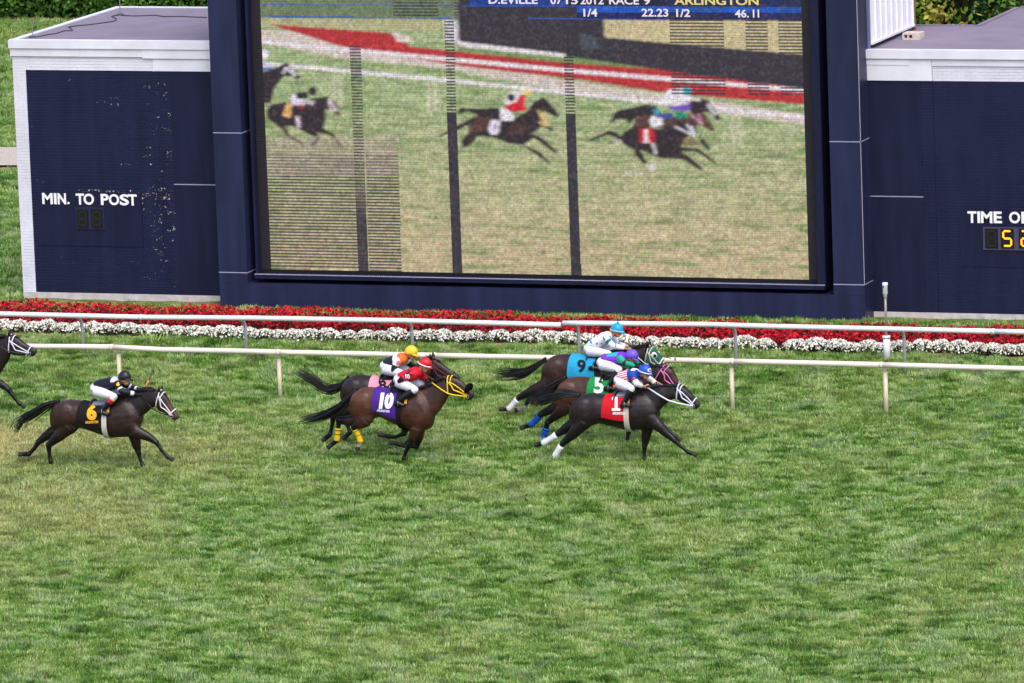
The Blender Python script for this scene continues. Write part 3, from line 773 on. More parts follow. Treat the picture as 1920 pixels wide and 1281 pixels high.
for body, x, y, h, wpx, m_ in (('D.EVILLE', 962, 0, 15, 92, LW), ('07', 1043, .5, 15, 22, LW), ('15', 1072, .7, 15, 22, LW), ('2012', 1110, 1, 15, 44, LW), ('RACE', 1170, 1.2, 15, 56, LW), ('9', 1213, 1.5, 15, 12, LW), ('ARLINGTON', 1343, 2, 15, 158, LY),
                               ('1/4', 1107, 24, 15, 26, LW), ('22.23', 1228, 24, 15, 50, LW), ('1/2', 1281, 24.5, 15, 26, LW), ('46.', 1391, 25.5, 15, 26, LW), ('1', 1413, 25.5, 15, None, LW), ('1', 1422, 25.5, 15, None, LW)):
    wall_text(body, x, y, h, Ys - .006, scr, m_, 'caption', .02, wpx, .004)
# ================================================================== RAILS
CREAM = mat('cream_rail', s(236, 226, 210), .4, .4, var=.3, vscale=3, col2=s(214, 196, 172))
RWHITE = mat('white_rail', s(236, 234, 240), .35, .4, var=.2, vscale=3, col2=s(196, 196, 206))
GALV = mat('galvanised_post', s(182, 184, 188), .45, .4, var=.3, vscale=9, col2=s(150, 152, 156))
CREAMP = mat('cream_post', s(222, 208, 182), .5, .4, var=.3, vscale=9, col2=s(196, 178, 146))
JOINT = mat('coupling_grey', s(70, 70, 78), .5)
def rail_run(parent, pts, Y, r, m, breaks, ext):
    "pts: rail top in the photo; straight lengths between breaks, each its own part"
    P = [aty(px, py + r * 90, Y) for px, py in pts]
    X = np.array([p[0] for p in P]); Z = np.array([p[2] for p in P])
    if ext[0] is not None: X = np.r_[ext[0], X]; Z = np.r_[Z[0], Z]
    if ext[1] is not None: X = np.r_[X, ext[1]]; Z = np.r_[Z, Z[-1]]
    bx = [X[0]] + [aty(b, pts[0][1] + 30, Y)[0] for b in breaks] + [X[-1]]
    for a, b in zip(bx[:-1], bx[1:]):
        xx = np.unique(np.r_[a + .004, X[(X > a + .05) & (X < b - .05)], np.arange(a + .5, b - .3, .9), b - .004])
        MB().tube([(x, Y, np.interp(x, X, Z)) for x in xx], r, 14).build('rail', m, parent, smooth=True)
        if b < X[-1]: MB().tube([(b - .035, Y, np.interp(b, X, Z)), (b + .035, Y, np.interp(b, X, Z))], r + .008, 14).build('coupling', m, parent, smooth=True)
    return lambda x: float(np.interp(x, X, Z))
nr = thing('running_rail', 'cream running rail on cream posts right behind the horses', 'rail', (5, 0, 0))
zf = rail_run(nr, [(0, 644), (60, 644.5), (205, 645.5), (302, 650.5), (480, 654), (540, 655.8), (910, 663.5), (1330, 671.5), (1440, 674), (1650, 679), (1920, 686.8)], 0, .057, CREAM, (210, 522, 815, 1095, 1373, 1652), (-14., 24.))
for px, py in ((-78, 735), (224, 743), (522, 752), (815, 760), (1095, 767), (1373, 773), (1659, 782), (1945, 790)):
    X = atz(px, py, 0)[0]; yq = .10
    z = zf(X)
    MB().tube([(X, yq, -.1), (X, yq, z - .16)], .047, 10).build('post', CREAMP, nr, smooth=True)
    MB().tube([(X, yq, z - .161), (X - .005, yq - .02, z - .12), (X - .02, .01, z - .055)], [.03, .03, .028], 8).build('bracket', CREAMP, nr, smooth=True)
fr = thing('running_rail', 'white running rail on grey gooseneck posts in front of the flower bed', 'rail', (5, 3.83, 0))
z1 = rail_run(fr, [(0, 583.8), (270, 590), (480, 591.6), (767, 596.7), (1052, 604.5)], 3.83, .055, RWHITE, (265,), (-16., None))
z2 = rail_run(fr, [(1055, 600.9), (1330, 603.6), (1440, 607), (1920, 617.7)], 3.83, .055, RWHITE, (1862,), (None, 24.))
for px, py in ((-150, 663), (157, 672), (463, 681), (775, 689), (1087, 695), (1381, 700), (1697, 707), (2010, 714)):
    yq = 4.16
    X = aty(px, py, yq)[0]; z = (z1 if px < 1053 else z2)(X); zg = gz(yq) - .1
    MB().tube([(X, yq, zg), (X, yq, z - .30), (X - .0, yq - .03, z - .19), (X - .0, yq - .12, z - .10), (X, yq - .25, z - .065), (X, 3.86, z - .05)], [.037, .037, .037, .036, .034, .032], 10).build('post', GALV, fr, smooth=True)

# ---- sensor pole by the far rail
yq = 5.25
B = aty(1663, 671, yq); T = aty(1661.5, 530, yq)
sp = thing('marker_pole', 'thin grey pole with white cap and white sleeve in front of flower bed', 'pole', (B[0], yq, gz(yq)))
zz = lambda py: aty(1662, py, yq)[2]
MB().tube([(B[0], yq, gz(yq) - .05), (B[0], yq, zz(630))], .075, 14).build('sleeve', RWHITE, sp, smooth=True)
MB().tube([(B[0], yq, zz(634)), (B[0], yq, zz(629.5))], .088, 14).build('collar', RWHITE, sp, smooth=True)
MB().tube([(B[0], yq, zz(632)), (B[0], yq, zz(556))], .028, 10).build('pipe', mat('pole_pipe', s(150, 142, 132), .45, .4, metal=.3), sp, smooth=True)
MB().tube([(B[0], yq, zz(558)), (B[0], yq, zz(552)), (B[0], yq, zz(551)), (B[0], yq, zz(536)), (B[0], yq, zz(535)), (B[0], yq, zz(530))], [.04, .04, .055, .052, .06, .058], 14).build('cap', RWHITE, sp, smooth=True)
MB().ball((B[0] - .02, yq - .053, zz(538)), .012, 8).build('lens', BLACK, sp, smooth=True)

# ================================================================== FLOWERS
def leaf_cloud(C, size, normals=None, up=.3, colA=None, colB=None, asp=.6, jit=1.0):
    "one folded diamond per centre"
    N = len(C); d = RNG.normal(size=(N, 3)); d[:, 2] += up
    d /= np.linalg.norm(d, axis=1)[:, None]
    e = np.cross(d, RNG.normal(size=(N, 3))); e /= np.linalg.norm(e, axis=1)[:, None]
    sz = (size * (.6 + .8 * RNG.random(N) * jit))[:, None]
    V = np.stack([C - e * sz * .5, C + d * sz * asp * .5, C + e * sz * .5, C - d * sz * asp * .5], 1).reshape(-1, 3)
    F = np.arange(4 * N).reshape(-1, 4)
    t = RNG.random((N, 1)); cl = np.array(colA)[None, :3] * (1 - t) + np.array(colB)[None, :3] * t
    cl *= (.8 + .4 * RNG.random((N, 1)))
    return V, F.tolist(), np.repeat(cl, 4, 0)
def merge(*parts):
    V, F, Cc, k = [], [], [], 0
    for v, f, c in parts:
        V.append(v); F += [tuple(i + k for i in q) for q in f]; Cc.append(c); k += len(v)
    return np.concatenate(V), F, np.concatenate(Cc)
LEAF = mat('leaf', (1, 1, 1, 1), .55, .3, attr='Col')
PETAL = mat('petal', (1, 1, 1, 1), .6, .25, attr='Col')
SOIL = mat('bed_soil', s(58, 44, 38), .95, .1, var=.5, vscale=8, bump=.6, bscale=30)
X0, X1 = -17, 24
bx = np.linspace(X0, X1, 120)
sv = []
for x in bx:
    for y in (5.72, 6.4, 7.5): sv.append((x, y + (.0), gz(y) + .03))
make('flower_bed_soil', sv, [(3 * i + j, 3 * i + 3 + j, 3 * i + 4 + j, 3 * i + 1 + j) for i in range(119) for j in (0, 1)], SOIL, kind='structure')
def bed_h(x, y):
    return .09 + .10 * np.clip((9 - x) / 6, 0, 1) + .10 * vnoise(x, y, 1.1, 5) + .07 * vnoise(x, y, 2.7, 6)
N = 21000
rx, ry = RNG.uniform(X0, X1, N), RNG.uniform(6.15, 7.8, N)
edge = 7.20 + .22 * vnoise(rx, rx * 0, .7, 8); kp = ry < edge; rx, ry = rx[kp], ry[kp]
hh = bed_h(rx, ry)
zl = gzv(ry) + hh * (.35 + .6 * RNG.random(len(rx)))
a = leaf_cloud(np.stack([rx, ry, zl], -1), .085, colA=s(54, 30, 30), colB=s(72, 52, 34), up=.8)
M2 = 26000
rx, ry = RNG.uniform(X0, X1, M2), RNG.uniform(6.12, 7.8, M2)
edge = 7.20 + .22 * vnoise(rx, rx * 0, .7, 8); kp = (ry < edge) & (vnoise(rx, ry, 5, 3) > .22); rx, ry = rx[kp], ry[kp]
zt_ = gzv(ry) + bed_h(rx, ry) * (.82 + .35 * RNG.random(len(rx)))
b = leaf_cloud(np.stack([rx, ry, zt_], -1), .062, colA=s(214, 24, 44), colB=s(164, 12, 32), up=1.0, asp=.8)
M3 = 7000
rx, ry = RNG.uniform(X0, X1, M3), RNG.uniform(6.02, 6.3, M3)
zt_ = gzv(ry) + .03 + bed_h(rx, ry) * .95 * RNG.random(M3) ** .7
c = leaf_cloud(np.stack([rx, ry, zt_], -1), .062, colA=s(214, 24, 44), colB=s(120, 14, 28), up=.6, asp=.8)
V, F, Cc = merge(a, b, c)
o = make('red_flowers', V, F, PETAL, kind='stuff', cols=Cc); tag(o, 'dense bed of small scarlet flowers with dark foliage under the board', 'flowers')
# white border: one mound after another
def white_mound(seed):
    n1_, n2_ = 230, 420
    def dome(n, r, h):
        q = RNG.random(n) * 6.283; t = np.sqrt(RNG.random(n))
        zz_ = np.sqrt(np.maximum(0, 1 - t ** 2.4))
        bump = 1 + .14 * np.sin(q * 3 + seed) + .08 * np.sin(q * 7 + seed * 2)
        return np.stack([np.cos(q) * t * r * bump, np.sin(q) * t * r * .8 * bump, zz_ * h * (.85 + .25 * RNG.random(n)) * .72 + .01], -1)
    return leaf_cloud(dome(n1_, .28, .23), .07, colA=s(52, 72, 34), colB=s(84, 92, 52), up=.5), leaf_cloud(dome(n2_, .29, .27), .042, colA=s(250, 247, 240), colB=s(232, 227, 214), up=2.2, asp=.9)
variants = []
for k in range(5):
    fo, bl = white_mound(k * 1.7)
    ms = []
    for (v, f, c), nm, mm in ((fo, 'foliage', LEAF), (bl, 'blossoms', PETAL)):
        me = bpy.data.meshes.new(nm); me.from_pydata(v.tolist(), [], f); me.materials.append(mm)
        at = me.color_attributes.new('Col', 'FLOAT_COLOR', 'POINT'); q = np.ones((len(v), 4)); q[:, :3] = c; at.data.foreach_set('color', q.ravel())
        ms.append(me)
    variants.append(ms)
x = -14.; k = 0
while x < 21:
    y = 5.86 + .10 * math.sin(x * .55) + random.uniform(-.06, .06)
    e = bpy.data.objects.new('white_flower_plant', None); COL.objects.link(e); e.empty_display_size = .1
    e.location = (x, y, gz(y)); e.rotation_euler = (0, 0, random.uniform(0, 6.28)); q = random.uniform(.85, 1.18); e.scale = (q, q, q * random.uniform(.9, 1.12))
    tag(e, 'low mound of small white flowers in the border along the red bed', 'flowers', 'white border flowers along the red bed')
    for me in random.choice(variants):
        c = bpy.data.objects.new(me.name.split('.')[0], me); COL.objects.link(c); c.parent = e; c['kind'] = 'stuff'
    x += .37 * q * random.uniform(.85, 1.2) + (.25 if random.random() < .05 else 0); k += 1
# a weed clump with long pale blades near the left posts
V, F, Cc = [], [], []
wy = 5.0; wp = aty(292, 645, wy)
for i in range(70):
    a = random.uniform(0, 6.283); L = random.uniform(.2, .48); r0 = random.uniform(0, .22); bx_, by_ = wp[0] + r0 * math.cos(a) * 1.6, wy + r0 * math.sin(a)
    dx, dy = math.cos(a), math.sin(a); n = len(V); w_ = .009
    z0 = gz(wy)
    V += [(bx_ - dy * w_, by_ + dx * w_, z0), (bx_ + dy * w_, by_ - dx * w_, z0), (bx_ + dx * L * .35 + dy * w_, by_ + dy * L * .35 - dx * w_, z0 + L * .55), (bx_ + dx * L * .35 - dy * w_, by_ + dy * L * .35 + dx * w_, z0 + L * .55), (bx_ + dx * L, by_ + dy * L, z0 + L * .5)]
    F += [(n, n + 1, n + 2, n + 3), (n + 3, n + 2, n + 4)]; t = random.random(); Cc += [tuple(np.array(s(120, 160, 62)[:3]) * (1 - t) + np.array(s(170, 196, 112)[:3]) * t)] * 5
o = make('weed_clump', V, F, LEAF, cols=Cc); tag(o, 'clump of long pale green weed blades in front of the white border', 'weed')

# ================================================================== ROOF ODDMENTS
def rod(px, py, ptop, label):
    P = atz(px, py, ZR - .01)
    t = thing('lightning_rod', label, 'lightning rod', tuple(P))
    h = (py - ptop) / 84
    MB().tube([P + [0, 0, .0], P + [0, 0, .035]], [.10, .06], 10).build('base', mat('rod_base', s(70, 72, 84), .5), t)
    MB().tube([P + [0, 0, .03], P + [0, 0, h]], [.012, .008], 6).build('spike', mat('rod_metal', s(140, 158, 164), .4, metal=.6), t)
rod(61, 70, 42, 'short thin lightning rod at the front left roof corner')
rod(225.5, 28, -22, 'taller lightning rod at the back of the left roof')
cab = [(66, 70), (80, 67), (90, 65), (105, 63), (120, 58), (136, 57), (133, 53), (128, 51), (140, 49), (170, 46), (200, 42), (216, 39), (218, 35), (209, 31), (222, 28)]
o = MB().tube([atz(x, y, ZR - .02 + .012) for x, y in cab], .013, 6).build('roof_cable', mat('cable', s(62, 54, 70), .7), None, smooth=True)
tag(o, 'dark cable snaking between the two rods on the left roof', 'cable')
cab = [(228, 29), (250, 30), (270, 29.5), (292, 28.5), (305, 31), (340, 31), (388, 33)]
o = MB().tube([atz(x, y, ZR - .02 + .012) for x, y in cab], .013, 6).build('roof_cable', MATS['cable'], None, smooth=True)
tag(o, 'dark cable running along the back of the left roof to the tower', 'cable')
# hollow concrete block lying on the right roof
zr = zr2 - .02
P = atz(1692, 75, zr)
o = MB(); L_, W_, H_ = .40, .36, .15
bx_, by_ = P[0], P[1]
for (u0, u1, v0, v1) in ((0, .12 * 1, 0, 1), (.42, .58, 0, 1), (.88, 1, 0, 1)): pass
m_ = MB()
# front with two holes: frame bars around real cavities
for (u0, u1, w0, w1) in ((0, 1, 0, .26), (0, 1, .74, 1), (0, .10, .26, .74), (.28, .36, .26, .74), (.55, 1, .26, .74)):
    m_.box(bx_ + L_ * u0, bx_ + L_ * u1, by_, by_ + W_, zr + H_ * w0, zr + H_ * w1)
blk = m_.build('concrete_block', mat('block_concrete', s(222, 206, 196), .9, .1, var=.4, vscale=14, bump=.4, bscale=60)); tag(blk, 'pale hollow concrete block lying on the right roof', 'block')
V = MB().box(bx_ + L_ * .05, bx_ + L_ * .6, by_ + W_ * .6, by_ + W_ * .98, zr + H_ * .2, zr + H_ * .8).build('hole_shade', BLACK, blk)  # black box paints the shade inside the holes

# ================================================================== HEDGE AND TREES
def shell_noise(p, seed): return vnoise(p[:, 0] + p[:, 2] * .7, p[:, 1] + p[:, 2], .5, seed)
hx0, hx1, hy, hd, hh_ = -50, -6, 59.4, 2.6, 6.4
hg = thing('clipped_hedge', 'tall clipped green hedge behind the field at top left', 'hedge', (-28, hy + 1, .6))
N = 52000
cx, cz = RNG.uniform(hx0, hx1, N), .65 + (hh_ - .6) * RNG.random(N)
dep = (.9 * vnoise(cx, cz, .55, 4) + .45 * vnoise(cx, cz, 1.6, 5)) + .35 * RNG.random(N) ** 2
low = np.clip((1.3 - cz) / .9, 0, 1) * .5
V1 = leaf_cloud(np.stack([cx, hy - .8 + dep + low, cz], -1), .17, colA=s(92, 138, 44), colB=s(52, 92, 32), up=.3)
tone = vnoise(cx, cz, .32, 9)
V1[2][:] *= np.repeat(.75 + .7 * tone, 4)[:, None]
kk = np.repeat(vnoise(cx, cz, .18, 12) > .6, 4); V1[2][kk] *= np.array([1.35, 1.2, .8])
N2 = 9000
V2 = leaf_cloud(np.stack([RNG.uniform(hx0, hx1, N2), RNG.uniform(hy - .6, hy + hd, N2), hh_ + .3 * RNG.random(N2)], -1), .17, colA=s(74, 116, 36), colB=s(44, 80, 28), up=.3)
V, F, Cc = merge(V1, V2)
make('foliage', V, F, LEAF, hg, kind='stuff', cols=Cc)
MB().box(hx0, hx1, hy + .75, hy + hd, .75, hh_ + .1).build('dark_filler', mat('hedge_inner', s(24, 34, 14), .9, .05), hg)  # plain dark box filling the hedge behind the leaves
for x in np.arange(hx0 + .4, hx1, 1.3):
    MB().tube([(x, hy + .7, .4), (x + random.uniform(-.2, .2), hy + .55, 1.5), (x + random.uniform(-.4, .4), hy + .8, 3.2)], [.09, .06, .03], 6).build('stem', mat('bark', s(74, 58, 44), .9, .1, var=.5, vscale=9), hg, smooth=True)
def tree(name, label, x, y, h, r, cols, leaf, n, seed, conifer=False):
    t = thing(name, label, 'tree', (x, y, .55), 'trees behind the right wing')
    rg = random.Random(seed)
    MB().tube([(x, y, .4), (x + .1, y, h * .25), (x - .1, y + .1, h * .55), (x, y, h * .9)], [.22, .17, .10, .03], 8).build('trunk', mat('bark', s(74, 58, 44), .9, .1, var=.5, vscale=9), t, smooth=True)
    Cs = []
    for k in range(26):
        a = rg.uniform(0, 6.283); zc = h * (.12 + .85 * rg.random()); f = (zc / h)
        rad = r * (1.15 - f * (1.0 if conifer else .55)) * (.55 + .5 * rg.random())
        e = np.array([x + math.cos(a) * rad, y + math.sin(a) * rad * .8, zc + .5])
        MB().tube([(x, y, zc * .8 + .3), ((x + e[0]) / 2, (y + e[1]) / 2, zc + .25), tuple(e)], [.06, .04, .015], 5).build('limb', MATS['bark'], t, smooth=True)
        m = n // 26
        sp = RNG.normal(size=(m, 3)) * np.array([.55, .55, .34]) * (r / 2.6)
        Cs.append(e + sp)
        if rg.random() < .7: Cs.append(np.array([(x + e[0]) / 2, (y + e[1]) / 2, zc]) + RNG.normal(size=(m // 2, 3)) * .45)
    Cs = np.concatenate(Cs)
    t_ = RNG.random(len(Cs))
    q = vnoise(Cs[:, 0] + Cs[:, 2] * .5, Cs[:, 1] + Cs[:, 2], .9, seed)
    parts = []
    for i, (ca, cb) in enumerate(cols):
        lo, hi = i / len(cols), (i + 1) / len(cols); qq = np.clip((q - .2) / .6, 0, .999)
        mk = (qq >= lo) & (qq < hi)
        if mk.sum(): parts.append(leaf_cloud(Cs[mk], leaf, colA=ca, colB=cb, up=.6, asp=.55 if not conifer else .22))
    V, F, Cc = merge(*parts)
    make('crown', V, F, LEAF, t, kind='stuff', cols=Cc)
def tx(px, y): return aty(px, 40, y)[0]
tree('broadleaf_tree', 'yellowing broadleaf tree, bright green and yellow leaves above the right roof', tx(1812, 20.5), 20.5, 8.5, 2.3, [(s(44, 80, 24), s(30, 60, 20)), (s(124, 160, 46), s(84, 128, 38)), (s(178, 164, 74), s(150, 140, 58))], .17, 13000, 3)
tree('spruce_tree', 'blue green spruce beside the white cladding with pale needle tips', tx(1722, 21), 21, 8.5, 1.45, [(s(44, 72, 42), s(32, 56, 34)), (s(76, 110, 76), s(52, 84, 52)), (s(150, 178, 150), s(110, 142, 112))], .30, 8000, 5, True)
tree('broadleaf_tree', 'dark green tree behind the yellowing one at the right frame edge', tx(1925, 29), 29, 10, 3.0, [(s(34, 60, 22), s(24, 44, 18)), (s(84, 124, 42), s(62, 100, 36)), (s(140, 156, 58), s(112, 134, 48))], .18, 11000, 9)
tree('broadleaf_tree', 'dark leaved tree farthest back behind the spruce', tx(1770, 34), 34, 11, 3.4, [(s(22, 40, 18), s(16, 30, 14)), (s(34, 56, 24), s(26, 46, 20)), (s(64, 88, 36), s(48, 70, 30))], .26, 8000, 11)  # leaf colours darker than on the other trees
# ================================================================== HORSES
def cr(arr, q):
    "Catmull-Rom through the rows of arr at float index q"
    arr = np.asarray(arr, float); n = len(arr); q = min(max(q, 0), n - 1 - 1e-9); i = int(q); t = q - i
    p = [arr[min(max(i + k, 0), n - 1)] for k in (-1, 0, 1, 2)]
    return .5 * ((2 * p[1]) + (-p[0] + p[2]) * t + (2 * p[0] - 5 * p[1] + 4 * p[2] - p[3]) * t * t + (-p[0] + 3 * p[1] - 3 * p[2] + p[3]) * t ** 3)
class Loft:
    "body volume from a top line, a bottom line and half widths"
    def __init__(self, top, bot, hw, wide=0.0, ex=2.2):
        self.top, self.bot, self.hw, self.wide, self.ex = np.array(top), np.array(bot), np.array(hw)[:, None], wide, ex
        self.n = len(hw)
    def at(self, q, th, off=0.0):
        T, B, w = cr(self.top, q), cr(self.bot, q), cr(self.hw, q)[0]
        c, v = (T + B) / 2, (T - B) / 2; h = np.linalg.norm(v) + 1e-9
        ct, st = math.cos(th), math.sin(th); e = 2 / self.ex
        a = math.copysign(abs(ct) ** e, ct); b = math.copysign(abs(st) ** e, st)
        P = c + v * (a * (h + off) / h) - np.array([0, 1.0, 0]) * b * (w + off) * (1 + self.wide * -a)
        return P
    def mesh(self, mb, sub=3, nseg=22):
        rings = [[self.at(i / sub, t) for t in np.linspace(0, 2 * math.pi, nseg, endpoint=False)] for i in range((self.n - 1) * sub + 1)]
        mb.rings(rings)
def bone_tag(V, bones):
    "nearest bone for each vertex -> (index, t)"
    best = np.full(len(V), 1e9); idx = np.zeros(len(V), int); tt = np.zeros(len(V))
    for k, (a, b, ra, rb) in enumerate(bones):
        a, b = np.asarray(a), np.asarray(b); d = b - a
        t = np.clip(((V - a) @ d) / (d @ d + 1e-12), 0, 1)
        ds = np.linalg.norm(V - (a + t[:, None] * d), axis=1) / (ra + (rb - ra) * t)
        m = ds < best; best[m] = ds[m]; idx[m] = k; tt[m] = t[m]
    return idx, tt
def remesh(mb, vox, sm):
    me = bpy.data.meshes.new('tmp'); me.from_pydata(mb.V, [], mb.F)
    bm = bmesh.new(); bm.from_mesh(me); bmesh.ops.recalc_face_normals(bm, faces=bm.faces[:]); bm.to_mesh(me); bm.free()
    o = bpy.data.objects.new('tmp', me); COL.objects.link(o)
    r = o.modifiers.new('r', 'REMESH'); r.mode = 'VOXEL'; r.voxel_size = vox; r.adaptivity = 0
    q = o.modifiers.new('s', 'SMOOTH'); q.factor = .5; q.iterations = sm
    dg = bpy.context.evaluated_depsgraph_get()
    m2 = bpy.data.meshes.new_from_object(o.evaluated_get(dg))
    bpy.data.objects.remove(o); bpy.data.meshes.remove(me)
    n = len(m2.vertices); V = np.empty(n * 3); m2.vertices.foreach_get('co', V); V = V.reshape(-1, 3)
    Nn = np.empty(n * 3); m2.vertices.foreach_get('normal', Nn); Nn = Nn.reshape(-1, 3)
    F = [tuple(p.vertices) for p in m2.polygons]
    bpy.data.meshes.remove(m2)
    return V, Nn, F
COAT = mat('horse_coat', (1, 1, 1, 1), .40, .38, attr='Col', var=.45, vscale=4, bump=.35, bscale=9)
HAIR = mat('horse_hair', s(22, 18, 20), .5, .4)
HOOF = mat('hoof', s(60, 53, 50), .6, .3, var=.4, vscale=20)
EYE = mat('eye', s(12, 9, 9), .12, .6)
LEATHER = mat('black_leather', s(20, 19, 22), .35, .5)
STEEL = mat('steel', s(170, 172, 178), .3, .5, metal=.9)
def hair_strands(paths, r0, r1):
    mb = MB()
    for P in paths:
        n = len(P); mb.tube(P, [r0 + (r1 - r0) * i / (n - 1) for i in range(n)], 3, cap=False)
    return mb
def cloth_mat(name, c, rough=.75): return mat(name, c, rough, .2, var=.15, vscale=14)
def number_on(bvh, body, cx, cy, hpx, m, parent, name, wpx=None, slant=0., bold=.05, off=.008, ang=0.):
    V2, F = text_mesh(body, bold, slant, 2)
    W_ = V2[:, 0].max() - V2[:, 0].min(); kx = (wpx / (hpx * W_)) if wpx else 1.0
    out = []; last = None
    for u, v in V2:
        du, dv = u * kx * hpx, v * hpx
        d = ray(cx + du * math.cos(ang) + dv * math.sin(ang), cy + du * math.sin(ang) - dv * math.cos(ang))
        h, nn, _, dist = bvh.ray_cast(Vector(CAM), Vector(d).normalized())
        P = None
        if h is not None:
            if nn.dot(Vector(d)) > 0: nn = -nn
            P = np.array(h) + np.array(nn) * off; last = P
        out.append(P)
    good = [i for i, p in enumerate(out) if p is not None]
    if not good: return None
    for i, p in enumerate(out):
        if p is None: out[i] = out[min(good, key=lambda j: (V2[j, 0] - V2[i, 0]) ** 2 + (V2[j, 1] - V2[i, 1]) ** 2)]
    return make(name, out, F, m, parent)
def patch(loft, q0, q1, t0, t1, off, nq=14, nt=30, thick=.008, edge=None):
    "sheet following the body between stations q0..q1 and angles t0..t1"
    V = []
    for lay in (off, off - thick):
        for i in range(nq + 1):
            for j in range(nt + 1):
                t = t0 + (t1 - t0) * j / nt; fr_ = abs(2 * j / nt - 1)
                qa = q0 + (edge(fr_)[0] if edge else 0); qb = q1 + (edge(fr_)[1] if edge else 0)
                V.append(loft.at(qa + (qb - qa) * i / nq, t, lay))
    n = (nq + 1) * (nt + 1); w_ = nt + 1
    F = [(i * w_ + j, i * w_ + j + 1, (i + 1) * w_ + j + 1, (i + 1) * w_ + j) for i in range(nq) for j in range(nt)]
    F += [tuple(n + k for k in f[::-1]) for f in F]
    bd = [(i * w_, (i + 1) * w_) for i in range(nq)] + [(i * w_ + nt, (i + 1) * w_ + nt) for i in range(nq)] + [(j, j + 1) for j in range(nt)] + [(nq * w_ + j, nq * w_ + j + 1) for j in range(nt)]
    F += [(a, b, b + n, a + n) for a, b in bd]
    return V, F
def band_on(loft, pts, off, r, m, parent, name):
    "strap lying on a loft: pts are (station, angle)"
    P = []
    for (q0, t0), (q1, t1) in zip(pts[:-1], pts[1:]):
        k = max(2, int(6 * abs(q1 - q0)) + int(4 * abs(t1 - t0)))
        P += [loft.at(q0 + (q1 - q0) * i / k, t0 + (t1 - t0) * i / k, off) for i in range(k)]
    P.append(loft.at(pts[-1][0], pts[-1][1], off))
    return MB().tube(P, r, 6).build(name, m, parent, smooth=True)

